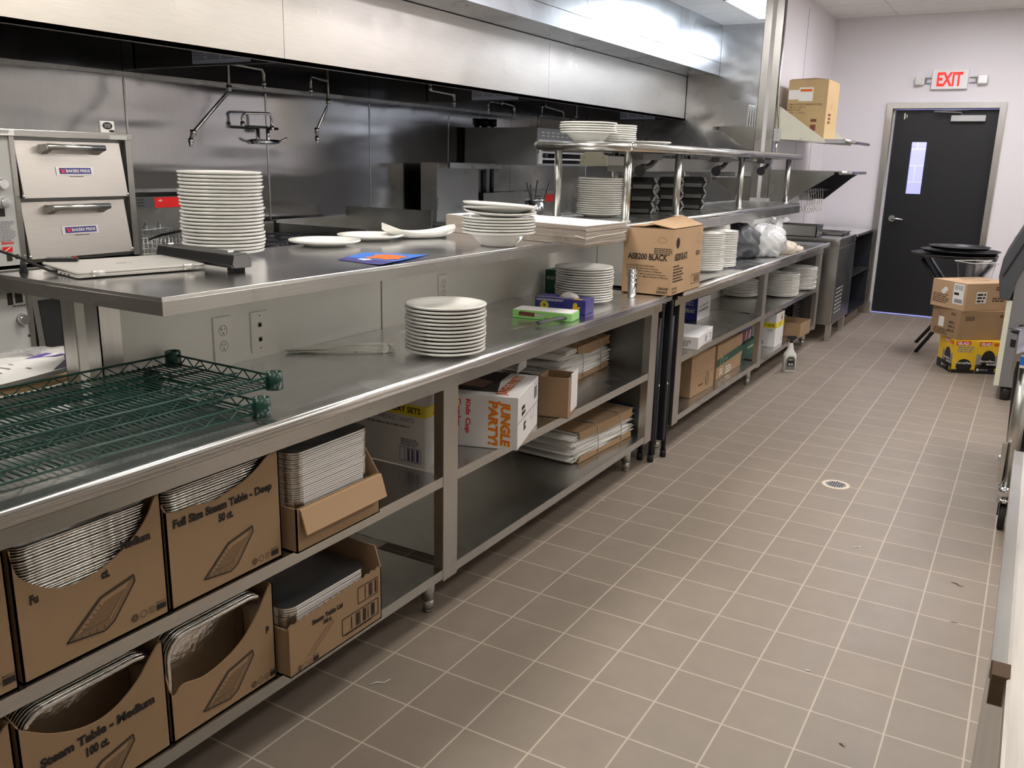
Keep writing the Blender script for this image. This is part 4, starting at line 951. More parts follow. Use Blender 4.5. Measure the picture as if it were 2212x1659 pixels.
# ================================================================ folded black tables in the gap
for i, (y, lab) in enumerate(((4.275, 'folded black table standing in the gap between the work tables, nearest'), (4.345, 'folded black table standing in the gap between the work tables, farther'))):
    t = thing('folded_table', lab, 'folding table', (-1.75, y, 0))
    MB().box(-2.1, -1.585 + .02 * i, y - .012, y + .018, .10, .87).build('table_top', 'blackm', t, bevel=.006)
    for dx, dy in ((-1.60, -.022), (-1.66, -.022)) if i == 0 else ((-1.575, .03), (-1.64, .03)):
        MB().cyl((dx, y + dy, .03), (dx, y + dy, .78), .0125, n=12).build('leg', 'blackm', t)
        MB().cyl((dx, y + dy, 0), (dx, y + dy, .04), .0165, n=12).build('leg_tip', 'rubber', t)
    MB().cyl((-1.59 + .02 * i, y, .42), (-1.583 + .02 * i, y, .42), .006, n=10).build('rivet', 'white', t)
# ================================================================ things on and in the far work table
# crates: stacked black collapsible racks on the lower pass shelf
def sheet_rack(cx, cy, z, rz, lab, grp):
    t = thing('black_crate_tray', lab, 'tray', (cx, cy, z), rz, grp)
    mb = MB(); w, l = .068, .115
    mb.loft([[(x, y, zz) for x, y in mb.rrect(-w - d, w + d, -l - d, l + d, .008, 2)] for d, zz in ((0, 0), (.004, .003), (.018, .034), (.018, .040), (.002, .070), (-.008, .070), (-.008, .012))], 0, sm=False, cap1=True)
    mb.build('tray_body', 'black', t, world=False)
    for sx in (-1, 1):
        MB().prism([(sx * (w - .006), .004), (sx * (w + .006), .004), (sx * (w + .022), .034), (sx * (w + .010), .034)], 'xz', -l - .022, -l - .008).prism([(sx * (w + .010), .040), (sx * (w + .022), .040), (sx * (w + .008), .068), (sx * (w - .004), .068)], 'xz', -l - .020, -l - .008).build('corner_clip', 'ltgrey', t, world=False)
    MB().prism([(-l - .006, .006), (-l - .0195, .030), (-l - .0215, .030), (-l - .008, .006)], 'yz', -w + .012, w - .012).build('side_panel', 'grey', t, world=False)
for (x, y, n, nm) in ((-2.11, 5.17, 3, 'nearest stack'), (-2.09, 5.60, 3, 'middle stack'), (-2.07, 5.98, 3, 'farthest stack')):
    for k in range(n):
        sheet_rack(x, y, 1.2545 + k * .0715, .36 + random.uniform(-.05, .05), ('topmost black tray' if k == n - 1 else 'black tray below the top') + ' in the %s behind the shelf posts' % nm, 'black trays, ' + nm)
sheet_rack(-2.13, 5.08, 1.2545 + 3 * .0715, .7, 'loose black tray lying crosswise on top of the nearest tray stack', None) if 0 else None
t = thing('sauce_bottle', 'clear bottle with a yellow and red label behind the black trays', 'bottle', (-2.22, 6.22, 1.2545))
mb = MB().lathe([(0, 0), (.033, 0), (.035, .006), (.035, .155), (.030, .18), (.013, .215), (.012, .26), (0, .26)], 20, 0, Matrix.Translation((-2.22, 6.22, 1.2545))); mb.build('glass_body', 'clear', t)
MB().cyl((-2.22, 6.22, 1.295), (-2.22, 6.22, 1.33), .0356, n=20, caps=False).build('label', 'orange', t); MB().cyl((-2.22, 6.22, 1.33), (-2.22, 6.22, 1.395), .0356, n=20, caps=False).build('label', 'offwhite', t)
MB().cyl((-2.22, 6.22, 1.5145), (-2.22, 6.22, 1.535), .013, .008, n=14).build('cap', 'ltgrey', t)
# plastic bag: lumpy sack
def lump(name, mat, c, r, seed, amp, n=28, m_=20, label=None, cat=None, squash=.6, twist=None):
    rd = random.Random(seed); ph = [(rd.uniform(2, 9), rd.uniform(2, 7), rd.uniform(0, 6), rd.uniform(.3, 1)) for _ in range(9)]
    mb = MB(); v = []; 
    for j in range(m_ + 1):
        th = PI * j / m_
        for i in range(n):
            a = 2 * PI * i / n; d = sum(w * math.sin(int(p) * a + q_) * math.sin(int(s_) * th + q_ * 2) for p, s_, q_, w in ph) / 9
            d2 = abs(math.sin(7 * a + 3 * math.sin(2 * th))) * .5
            k = 1 + amp * (d * 2 + d2 - .25)
            x = r[0] * math.sin(th) * math.cos(a) * k; y = r[1] * math.sin(th) * math.sin(a) * k; z = r[2] * math.cos(th) * k
            if z < -r[2] * squash: z = -r[2] * squash + (z + r[2] * squash) * .06
            v.append((c[0] + x, c[1] + y, c[2] + z))
    f = [(j * n + i, j * n + (i + 1) % n, (j + 1) * n + (i + 1) % n, (j + 1) * n + i) for j in range(m_) for i in range(n)]
    mb.add(v, f, 0, None, True); return mb
t = thing('plastic_bag', 'crumpled translucent plastic bag with dark things inside on the far work table', 'plastic bag', (-1.76, 6.45, .9055))
lump('', '', (-1.71, 6.60, 1.008), (.155, .21, .125), 3, .20, 40, 28, squash=.8).build('bag_body', 'bag', t)
lump('', '', (-1.83, 6.36, 1.010), (.15, .19, .130), 8, .22, 36, 24, squash=.79).build('dark_contents', 'dkgrey', t)
mb = MB(); rg = []
for i in range(9):
    u = i / 8; c = Vector((-1.69 + .02 * u, 6.76 + .08 * u, 1.05 + .115 * u)); rr_ = .035 + .022 * math.sin(u * 6) + .03 * u * u
    rg.append([c + Vector((rr_ * math.cos(a) * (1 + .35 * math.sin(5 * a + i)), rr_ * .8 * math.sin(a) * (1 + .3 * math.sin(4 * a)), .02 * math.sin(3 * a) * u)) for a in [k * PI / 12 for k in range(24)]])
mb.loft(rg, 0, cap1=False).build('bag_neck', 'bag', t)
t = thing('cleaning_cloth', 'crumpled cream cloth beside the plastic bag on the far work table', 'cloth', (-1.61, 6.98, .9055))
lump('', '', (-1.63, 6.93, .945), (.085, .115, .055), 21, .35, 30, 20, squash=.72).build('cloth_folds', 'cloth', t)
lump('', '', (-1.585, 7.13, .925), (.045, .09, .026), 5, .3, 20, 14, squash=.75).build('cloth_corner', 'cloth', t)
# middle shelf of the far table
t, F = carton('blue_white_carton', 'dark blue and white carton deep in the middle shelf of the far table', -1.98, 5.84, MID + .001, .20, .27, .155, 0, 'blue')
mb = MB(); P = F(mb, '+x'); P.r(0, 0, .27, .155, 0); P.t('Lunchroom', .03, .085, .02, 1, w=.2, rot=.06, bold=.02); P.t('Foodservice', .03, .055, .02, 1, w=.2, rot=.06, bold=.02)
P = F(mb, '-y'); P.t('Multifold', .06, .055, .03, 2, w=.12, bold=.03); P.words(.03, .13, .15, 3, .006, 2)
mb.build('printing', ['white_card', 'inkgrey', 'ltgrey'], t, world=False)
t, F = carton('flat_white_carton', 'flat white carton on the near end of the far table\'s middle shelf', -1.755, 4.985, MID + .001, .34, .42, .072, .12, 'white_card')
mb = MB(); P = F(mb, '+x'); P.words(.19, .05, .07, 4, .007, 0, 1.4); P.words(.33, .045, .05, 2, .012, 0); P = F(mb, '-y'); P.words(.22, .05, .08, 4, .006, 0)
mb.build('printing', ['inkgrey'], t, world=False)
# lower shelf of the far table
t, F = carton('tall_brown_carton', 'tall brown carton at the near end of the far table\'s lower shelf', -1.775, 5.17, LOW + .001, .28, .40, .262, -.04, 'card')
mb = MB(); P = F(mb, '-y'); P.bars(.09, .03, .17, .165, 1, n=10, frame=.002); P.line([(0, .13), (.28, .13)], .0015, 0); P = F(mb, '+x'); P.line([(0, .12), (.40, .12)], .0015, 0); P.ring(.275, .075, .03, .004, 0, .045); P.ring(.275, .075, .018, .004, 0, .03); P.words(.13, .06, .09, 1, .012, 0)
mb.build('printing', ['inkbr', 'ink'], t, world=False)
t, F = carton('green_striped_carton', 'brown carton with a dark green stripe on the far table\'s lower shelf', -1.79, 5.78, LOW + .001, .27, .56, .235, 0, 'card')
mb = MB(); P = F(mb, '+x'); P.poly([(0, .085), (.56, .105), (.56, .155), (0, .135)], 0); P.N = .0006; P.ring(.10, .108, .03, .004, 1, .034); P.t('earth choice', .16, .112, .014, 2); P.N = 0; P.words(.06, .065, .08, 3, .01, 1); P.words(.2, .06, .11, 3, .012, 1); P.bars(.24, .02, .34, .05, 1)
mb.build('printing', ['dkgreen', 'offwhite', 'ltgrey', 'inkbr'], t, world=False)
t, F = carton('white_label_carton', 'pale flat carton on top of the green striped carton', -1.80, 5.72, LOW + .237, .24, .42, .055, .03, 'white_card')
mb = MB(); P = F(mb, '+x'); P.words(.05, .038, .2, 1, .012, 0); P.poly([(.01, .02), (.03, .05), (.05, .03)], 1); P.frame(.33, .008, .40, .05, .003, 0); mb.build('printing', ['inkgrey', 'ink'], t, world=False)
t, F = carton('green_carton', 'dark green carton with a white leaf mark behind the far table\'s middle post', -1.80, 6.35, LOW + .001, .22, .50, .115, 0, 'dkgreen')
mb = MB(); P = F(mb, '+x'); P.disc(.07, .07, .022, 0, .028); P.N = .0006; P.disc(.072, .074, .008, 1, .016); P.N = 0; P.t('sustain', .24, .065, .02, 0, w=.18, bold=.03); mb.build('printing', ['offwhite', 'dkgreen'], t, world=False)
t, F = carton('blue_red_carton', 'dark blue carton with red and white stripes on top of the green carton', -1.80, 6.33, LOW + .117, .18, .34, .125, 0, 'slate')
mb = MB(); P = F(mb, '+x')
for i in range(4): P.poly([(.12 + .05 * i, .01), (.14 + .05 * i, .01), (.155 + .05 * i, .075), (.135 + .05 * i, .075)], i % 2)
P.words(.1, .11, .2, 1, .018, 2); mb.build('printing', ['red', 'white_card', 'purple'], t, world=False)
t, F = carton('tall_cutlery_carton', 'tall white carton with a yellow band on the far table\'s lower shelf', -1.72, 6.95, LOW + .001, .21, .25, .262, 0, 'white_card')
mb = MB(); P = F(mb, '+x'); P.r(0, .150, .25, .192, 1); sunset(P, .17, .215, .9); P.N = .0006; P.t('CUTLERY', .1, .172, .012, 2); P.t('SETS', .1, .156, .012, 2); P.N = 0; P.bars(.18, .02, .22, .06, 4)
P = F(mb, '-y'); P.r(0, .150, .21, .192, 1); P.N = .0006; P.t('CUTLERY SETS', .20, .162, .018, 2, w=.18, al='r', bold=.02); P.N = 0; P.t('- WHITE', .19, .125, .014, 4, al='r'); P.bars(.03, .02, .13, .05, 3)
mb.build('printing', CP, t, world=False)
t, a, b = open_carton('low_open_carton', 'low brown open carton full of jars on the far lower shelf', -1.80, -1.535, 7.36, 7.66, LOW + .001, .118, 'card', rz=-.05)
for i in range(3):
    for k in range(2):
        j = MB().lathe([(0, 0), (.034, 0), (.035, .085), (.030, .092), (.030, .108), (0, .108)], 16, 0, Matrix.Translation((-.07 + .09 * k, -.085 + .085 * i, .006))); o = j.build('glass_jar', 'clear'); o.location = (-1.6675 - .07 + .09 * k, 7.51 - .085 + .085 * i, LOW + .007)
        tag(o, 'small clear jar in the low open carton', 'jar', 'jars in the low open carton')
for i in range(3):
    t = thing('black_crate', ['lowest', 'middle', 'topmost'][i] + ' black slatted crate stacked deep under the far end of the far table', 'crate', (-1.84, 7.84, LOW + .001 + i * .075))
    mb = MB(); z0 = LOW + .002 + i * .075
    mb.box(-1.99, -1.69, 7.69, 7.97, z0, z0 + .006)
    for k in range(3): zz = z0 + .012 + k * .021; mb.box(-1.99, -1.69, 7.69, 7.698, zz, zz + .012).box(-1.99, -1.69, 7.962, 7.97, zz, zz + .012).box(-1.99, -1.982, 7.69, 7.97, zz, zz + .012).box(-1.698, -1.69, 7.69, 7.97, zz, zz + .012)
    for x in (-1.99, -1.845, -1.705):
        for y in (7.69, 7.955): mb.box(x, x + .015, y, y + .015, z0, z0 + .073)
    mb.build('crate_body', 'black', t)
    MB().box(-1.76, -1.74, 7.684, 7.69, z0 + .03, z0 + .05).build('clip', 'ltgrey', t)
# spray bottle on the floor
t = thing('spray_bottle', 'white trigger spray bottle with a grey label standing on the floor tiles', 'spray bottle', (-1.50, 6.88, 0), .55)
mb = MB(); rg = []
for z, w, d in ((0, .044, .026), (.006, .049, .030), (.10, .050, .031), (.145, .046, .029), (.165, .030, .022), (.185, .022, .018), (.225, .015, .014), (.232, .014, .014)):
    rg.append([(x, y, z) for x, y in mb.rrect(-w, w, -d, d, min(w, d) * .75, 4)])
mb.loft(rg, 0).build('bottle_body', 'white', t, world=False)
mb = MB(); P = Print(mb, (-.038, -.031, .02), (1, 0, 0), (0, 0, 1), .001); P.poly([(0, 0), (.076, 0), (.074, .085), (.06, .108), (.02, .108), (.002, .085)], 0); P.N = .0006; P.poly([(.012, .03), (.066, .03), (.064, .085), (.052, .095), (.024, .095), (.014, .085)], 1); P.N = .001; P.t('WEIMAN', .038, .077, .009, 2, al='c', bold=.03); P.disc(.03, .045, .009, 3); P.disc(.05, .045, .009, 3)
mb.build('label', ['grey', 'ink', 'white', 'ltgrey'], t, world=False)
mb = MB().cyl((0, 0, .230), (0, 0, .250), .016, n=14).prism([(-.045, .268), (-.04, .283), (.03, .285), (.04, .270), (.02, .250), (-.012, .250), (-.02, .262)], 'xz', -.011, .011).tube([(-.022, 0, .262), (-.034, 0, .245), (-.030, 0, .222)], .005, 6); mb.build('trigger_head', 'black', t, bevel=.002, world=False)
# ================================================================ fryer station by the door wall
t = thing('fryer_cabinet', 'stainless fryer cabinet on short legs beyond the far work table', 'fryer', (-1.78, 8.66, 0))
fx, y0, y1 = -1.48, 8.30, 9.12; zt = .935
MB().box(-2.12, fx, y0, y1, .155, .86).build('body', 'steel_v', t, bevel=.003)
MB().box(-2.12, fx + .004, y0 - .004, y1, .86, zt).build('top_rim', 'steel', t, bevel=.006)
MB().box(fx, fx + .006, y0 + .02, y1 - .02, .17, .85).build('front_door', 'steel_dark', t, bevel=.002)
mb = MB()
for r_ in range(7):
    for c in range(3): mb.box(fx + .005, fx + .0085, 8.36 + c * .11, 8.43 + c * .11, .26 + r_ * .036, .27 + r_ * .036)
mb.build('louvre', 'ltgrey', t)
for x, y in ((-1.505, 8.36), (-1.505, 8.98), (-2.06, 8.36), (-2.06, 8.98)):
    MB().prism([(-.035, .155), (.035, .155), (.018, 0), (-.018, 0)], 'yz', x - .022, x + .022, 0, Matrix.Translation((0, y, 0))).build('leg', 'galv', t)
def tray_pan(name, label, x0, x1, y0, y1, z0, z1, lid=False):
    t = thing(name, label, 'fry tank', ((x0 + x1) / 2, (y0 + y1) / 2, z0)); k = .008
    MB().box(x0, x1, y0, y0 + k, z0, z1).box(x0, x1, y1 - k, y1, z0, z1).box(x0, x0 + k, y0, y1, z0, z1).box(x1 - k, x1, y0, y1, z0, z1).box(x0, x1, y0, y1, z0, z0 + .004).build('pan_walls', 'steel', t)
    MB().box(x0 - .006, x1 + .006, y0 - .006, y0 + .012, z1 - .004, z1 + .002).box(x0 - .006, x1 + .006, y1 - .012, y1 + .006, z1 - .004, z1 + .002).box(x0 - .006, x0 + .012, y0, y1, z1 - .004, z1 + .002).box(x1 - .012, x1 + .006, y0, y1, z1 - .004, z1 + .002).build('rim', 'steel_dark', t)
    MB().box(x0 + .05, x1 - .12, y0 + .08, y1 - .12, z1 - .018, z1 - .012).build('rack_plate', 'card_lt' if not lid else 'steel', t)
    return t
tray_pan('fry_pan', 'raised square steel pan on the fryer cabinet with a board inside', -2.05, -1.70, 8.36, 8.62, zt + .0015, 1.035)
tray_pan('fry_pan', 'low square steel pan on the fryer cabinet behind the raised one', -1.78, -1.53, 8.72, 9.05, zt + .0015, .962, True)
MB().prism([(-1.80, .945), (-1.60, .945), (-1.585, 1.0), (-1.59, 1.002)], 'xz', 8.66, 8.70).build('x', 'steel_dark') if 0 else None
t = thing('open_shelf_cabinet', 'dark open cabinet with one inner shelf against the door wall', 'cabinet', (-1.78, 9.65, 0))
y0, y1 = 9.14, 10.22
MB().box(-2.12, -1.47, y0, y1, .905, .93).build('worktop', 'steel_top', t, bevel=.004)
MB().box(-2.12, -1.49, y0, y0 + .02, .12, .905).box(-2.12, -1.49, y1 - .03, y1, .12, .905).box(-2.12, -2.10, y0, y1, .12, .905).box(-2.12, -1.49, y0, y1, .12, .14).build('carcass', 'blackm', t)
MB().box(-2.10, -1.50, y0 + .02, y1 - .03, .50, .515).build('inner_shelf', 'steel_dark', t)
MB().box(-1.492, -1.485, y1 - .03, y1, .12, .905).build('edge_trim', 'steel', t)
MB().box(-2.10, -1.55, y0 + .02, y1 - .02, 0, .12).build('plinth', 'cove', t)
# ================================================================ wall shelves on both sides of the far wall end
def side_shelf(name, label, sgn, xw, dep, y0, y1, z, drop, mat, roll=True, bm=None):
    t = thing(name, label, 'wall shelf', (xw + sgn * dep / 2, (y0 + y1) / 2, z))
    xo = xw + sgn * dep
    mb = MB().box(min(xw, xo), max(xw, xo), y0, y1, z - .004, z)
    mb.cyl((xo, y0, z - .014), (xo, y1, z - .014), .016, n=16); mb.build('shelf_board', 'steel', t)
    for y in (y0 + .001, y1 - .01):
        MB().prism([(xw, z + (drop if drop > 0 else 0)), (xw, z - (.0 if drop > 0 else -drop)), (xo - sgn * .17, z - .0 if drop < 0 else z - .025), (xo - sgn * .15, z - .025), (xo - sgn * .17, z + .002), (xw + sgn * .03, z + (drop if drop > 0 else 0))] if drop > 0 else
                   [(xw, z), (xo - sgn * .05, z), (xo - sgn * .05, z - .025), (xw + sgn * (dep * .22), z + drop), (xw, z + drop)], 'xz', y - .012, y - .008).build('bracket', bm or mat, t)
    return t
t = side_shelf('wall_shelf', 'stainless wall shelf with large white side brackets carrying the yellow-brown carton', 1, WX1, .60, 8.26, 9.5, 1.79, .275, 'offwhite')
mb = MB()
for x, z in ((-2.09, 2.05), (-2.08, 1.79), (-1.90, 1.79), (-1.82, 1.785)): mb.cyl((x, 8.249, z), (x, 8.245, z), .007, n=10)
mb.build('screw', 'galv', t)
t2_ = side_shelf('wall_shelf', 'lower stainless wall shelf with tongs hanging beneath it', 1, WX1, .60, 8.26, 9.5, 1.52, -.30, 'steel')
mb = MB().prism([(WX1, 1.505), (-1.58, 1.505), (-1.60, 1.49), (-1.88, 1.24), (-2.0, 1.24), (WX1, 1.40)], 'xz', 9.44, 9.46); mb.build('dark_back_bracket', 'blackm', t2_)
MB().box(-1.86, -1.83, 8.27, 9.4, 1.33, 1.345).build('clip_rail', 'blackm', t2_)
for i in range(7):
    y = 8.30 + i * .10; c = thing('serving_tongs', 'steel serving tongs hanging under the lower wall shelf', 'tongs', (-1.845, y, 1.22), 0, 'tongs under the wall shelf')
    MB().tube([(-1.845, y, 1.335), (-1.80, y + .01, 1.36), (-1.79, y + .015, 1.29), (-1.80, y + .01, 1.17), (-1.79, y, 1.15)], .006, 6, flat=.5).tube([(-1.845, y, 1.335), (-1.87, y - .01, 1.30), (-1.86, y - .01, 1.19), (-1.845, y, 1.16)], .006, 6, flat=.5).build('tong_arms', 'galv', c)
t = thing('yellow_brown_carton', 'tall yellow-brown carton with white and red labels on the upper wall shelf', 'box', (-1.885, 8.52, 1.791))
X0, X1, Y0, Y1, Z0, H = -2.055, -1.715, 8.30, 8.78, 1.791, .50
MB().box(X0, X1, Y0, Y1, Z0, Z0 + H).build('carton_body', 'card_y', t, bevel=.003)
mb = MB(); P = Print(mb, (X0, Y0, Z0), (1, 0, 0), (0, 0, 1)); 
P.r(.005, .335, .12, .415, 0); P.r(.095, .32, .215, .435, 0, .0004); P.r(.105, .400, .205, .422, 1, .0008); P.r(.14, .435, .185, .5, 5, .0002)
P.t('ITEM NO 4X POLYCARBONATE PITCHER', .01, .285, .016, 2, w=.29); P.t('ITEM NO. P-4001-CL', .01, .262, .014, 2, w=.155); P.t('MADE IN CHINA', .01, .240, .014, 2, w=.11); P.t('QTY:  1  DOZ.', .01, .216, .014, 2, w=.15)
P.r(.215, .145, .265, .170, 3); P.r(.215, .070, .262, .122, 3)
P = Print(mb, (X1, Y0, Z0), (0, 1, 0), (0, 0, 1)); P.ring(.2, .28, .02, .004, 3); P.words(.1, .22, .1, 3, .02, 3)
mb.build('label', ['paper', 'orange', 'inkbr', 'brown', 'ink', 'card_lt'], t)
flapm = flapm
MB().prism([(X0, Z0 + H), (X0 + .02, Z0 + H + .006), (X1 - .12, Z0 + H + .014), (X1, Z0 + H)], 'xz', Y0 + .01, Y0 + .22).build('top_flap', 'card_dk', t)
t = side_shelf('wall_shelf', 'stainless wall shelf left of the far wall end carrying white boards', -1, WX0, .40, 8.26, 9.3, 1.895, -.20, 'steel')
for i in range(6):
    o = MB().box(-.006, .006, -.14, .14, 0, .19 + .008 * (i % 3)).build('cutting_board', 'white', bevel=.003); o.location = (-2.335 - .026 * i, 8.62 + .01 * i, 1.8955); tag(o, 'white cutting board standing on edge on the shelf left of the wall end', 'cutting board', 'white cutting boards')
t = side_shelf('wall_shelf', 'low stainless wall shelf left of the far wall end carrying small plates', -1, WX0, .40, 8.26, 9.3, 1.44, -.20, 'steel')
stack('p', .09, -2.44, 8.50, 1.4415, 9, .0115, 'the small stack beyond the wall switch', 'small plates left of the wall end', .003, nm='side_plate')
t = thing('conduit_box', 'grey electrical box with conduit on the far wall end', 'electrical box', (WX1 + .02, 8.23, 1.76))
MB().box(WX1, WX1 + .055, 8.205, 8.255, 1.765, 1.875).build('box_body', 'ltgrey', t, bevel=.004)
MB().tube([(WX1 + .03, 8.23, 1.875), (WX1 + .03, 8.23, 1.95), (WX1 + .015, 8.215, 2.06), (WX1 + .012, 8.212, 2.2), (WX1 + .012, 8.212, 3.0)], .008, 8).build('conduit', 'galv', t)
MB().tube([(WX1 + .03, 8.23, 1.765), (WX1 + .03, 8.23, 1.66)], .011, 10).build('flex_conduit', 'galv', t)
# ================================================================ cook line
OX = -3.90
def deck_oven(label, y0, y1, z0, z1, doors, top, window=False):
    t = thing('deck_oven', label, 'oven', (-4.4, (y0 + y1) / 2, z0))
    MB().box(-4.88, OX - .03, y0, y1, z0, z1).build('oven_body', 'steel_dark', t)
    mb = MB().box(OX - .03, OX, y0, y0 + .02, z0, z1).box(OX - .03, OX, y1 - .035, y1, z0, z1).box(OX - .03, OX, y0 + .175, y0 + .20, z0, z1)
    mb.box(OX - .03, OX + .012, y0, y1, z1 - .03, z1); mb.build('front_frame', 'steel', t, bevel=.002)
    MB().box(OX - .03, OX - .006, y0 + .02, y0 + .175, z0, z1 - .03).build('control_panel', 'ltgrey', t)
    for a, b in doors:
        d0, d1 = y0 + .205, y1 - .055
        mb = MB().prism([(OX - .038, b), (OX - .020, b), (OX + .020, a), (OX - .01, a)], 'xz', d0, d1)
        dd = mb.build('oven_door', 'steel_oven' if not window else 'steel', t, bevel=.002)
        hx = lambda z: OX - .020 + .040 * (b - z) / (b - a)
        zh = b - .035; mb = MB()
        for y in (d0 + .13, d1 - .14): mb.prism([(hx(zh - .02), zh - .025), (hx(zh + .02), zh + .018), (hx(zh) + .055, zh + .02), (hx(zh) + .062, zh - .0)], 'xz', y - .016, y + .016)
        mb.cyl((hx(zh) + .055, d0 + .115, zh + .008), (hx(zh) + .055, d1 - .125, zh + .008), .014, n=16)
        mb.build('handle', 'galv', dd)
        if not window:
            zc = (a + b) / 2 - .022; U = Vector((0, 1, 0)); V = Vector((hx(b) - hx(a), 0, b - a)).normalized()
            mb = MB(); P = Print(mb, (hx(zc), (d0 + d1) / 2 - .08, zc), U, V, .002); P.r(-.012, -.004, .175, .034, 0); P.N = .0015; P.r(.004, .002, .163, .029, 1); P.N = .003
            P.t('BAKERS PRIDE', .035, .009, .0135, 0, w=.122, bold=.03); P.poly([(.008, .024), (.014, .024), (.020, .018), (.026, .024), (.032, .024), (.025, .013), (.030, .006), (.010, .006), (.015, .013)], 2); P.N = 0; P.words(.05, -.008, .08, 1, .003, 3)
            mb.build('name_plate', ['silver', 'blue', 'red', 'ink'], dd)
        else:
            MB().prism([(hx(b - .06) + .001, b - .06), (hx(b - .06) + .004, b - .06), (hx(a + .03) + .004, a + .03), (hx(a + .03) + .001, a + .03)], 'xz', d0 + .03, d1 - .03).build('window', 'black', dd)
    return t
ov = deck_oven('stainless oven with two slanted doors and blue name plates at the left', 2.14, 2.93, 1.045, 1.632, [(1.335, 1.588), (1.065, 1.320)], 0)
mb = MB(); P = Print(mb, (OX - .006, 2.16, 1.07), (0, 1, 0), (0, 0, 1))
P.r(.06, .40, .085, .46, 0)
for z in (.33, .25): P.disc(.10, z, .026, 2); 
P.r(.075, .19, .105, .225, 0); P.words(.06, .17, .08, 10, .006, 1, 1.5); P.t('Bemco', .075, .070, .014, 3, w=.055, bold=.03); P.r(.075, .035, .12, .058, 3); P.N = .0006; P.poly([(.08, .038), (.088, .038), (.115, .055), (.107, .055)], 2); P.N = 0; P.r(.09, -.005, .115, .03, 0); P.disc(.137, .012, .011, 0)
mb.build('panel_markings', ['ink', 'inkgrey', 'white', 'red'], ov)
for z in (1.40, 1.32): MB().cyl((OX - .006, 2.262, z), (OX + .022, 2.262, z), .024, .020, n=20).build('knob', 'chrome', ov)
mb = MB(); P = Print(mb, (OX + .012, 2.14, 1.602), (0, 1, 0), (0, 0, 1)); P.r(.09, .003, .195, .027, 0); P.words(.10, .024, .08, 3, .003, 1); P.r(.66, .001, .755, .02, 2); mb.build('rating_label', ['paper', 'inkgrey', 'ltgrey'], ov)
mb = MB().cyl((OX + .018, 2.345, 1.07), (OX + .018, 2.345, 1.085), .006).cyl((OX + .018, 2.872, 1.07), (OX + .018, 2.872, 1.085), .006).cyl((OX + .018, 2.345, 1.34), (OX + .018, 2.345, 1.352), .006).cyl((OX + .018, 2.872, 1.34), (OX + .018, 2.872, 1.352), .006); mb.build('hinge_pin', 'chrome', ov)
ov2 = deck_oven('lower deck oven with a dark window beneath the slanted-door oven', 2.14, 2.93, .42, 1.03, [(.62, .935)], 0, True)
MB().box(OX - .03, OX + .06, 2.14, 2.93, .945, .975).build('ledge', 'steel', ov2)
MB().cyl((OX - .006, 2.285, .80), (OX + .026, 2.285, .80), .027, .021, n=20).build('knob', 'chrome', ov2); mb = MB().cyl((OX - .006, 2.265, .65), (OX + .02, 2.265, .65), .02, n=16); mb.build('knob', 'chrome', ov2)
mb = MB(); P = Print(mb, (OX - .006, 2.16, .6), (0, 1, 0), (0, 0, 1)); P.r(.07, .27, .095, .325, 0); P.r(.105, .275, .14, .33, 0); P.words(.09, .265, .06, 1, .005, 0); P.disc(.15, .12, .006, 0); mb.build('panel_markings', ['ink'], ov2)
for y in (2.2, 2.87):
    for x in (-3.96, -4.8): MB().cyl((x, y, 0), (x, y, .42), .025, n=12).build('leg', 'galv', ov2)
t = thing('kitchen_timer', 'small white digital timer stuck above the oven on its top edge', 'timer', (OX - .02, 2.815, 1.632))
MB().box(OX - .03, OX - .012, 2.775, 2.853, 1.633, 1.688).build('case', 'white', t, bevel=.004)
mb = MB(); P = Print(mb, (OX - .012, 2.775, 1.633), (0, 1, 0), (0, 0, 1), .001); P.disc(.038, .033, .027, 0, .017); P.N = .0006; P.r(.022, .024, .054, .042, 1); P.t('0:00', .026, .027, .010, 0); P.N = 0; P.disc(.060, .009, .016, 0, .006); mb.build('display', ['ink', 'grey'], t)
# left part of the cook line seen only past the picture edge: a closed cabinet
t = thing('oven_cabinet', 'stainless oven cabinet cut off by the left picture edge', 'cabinet', (-4.4, 1.5, 0))
MB().box(-4.88, -3.93, .9, 2.10, .1, 1.60).build('cabinet_body', 'steel_dark', t); MB().box(-3.93, -3.91, .92, 2.08, .45, 1.55).build('cabinet_door', 'steel', t)
MB().box(-4.8, -4.0, 1.0, 2.0, 0, .1).build('plinth', 'blackm', t)
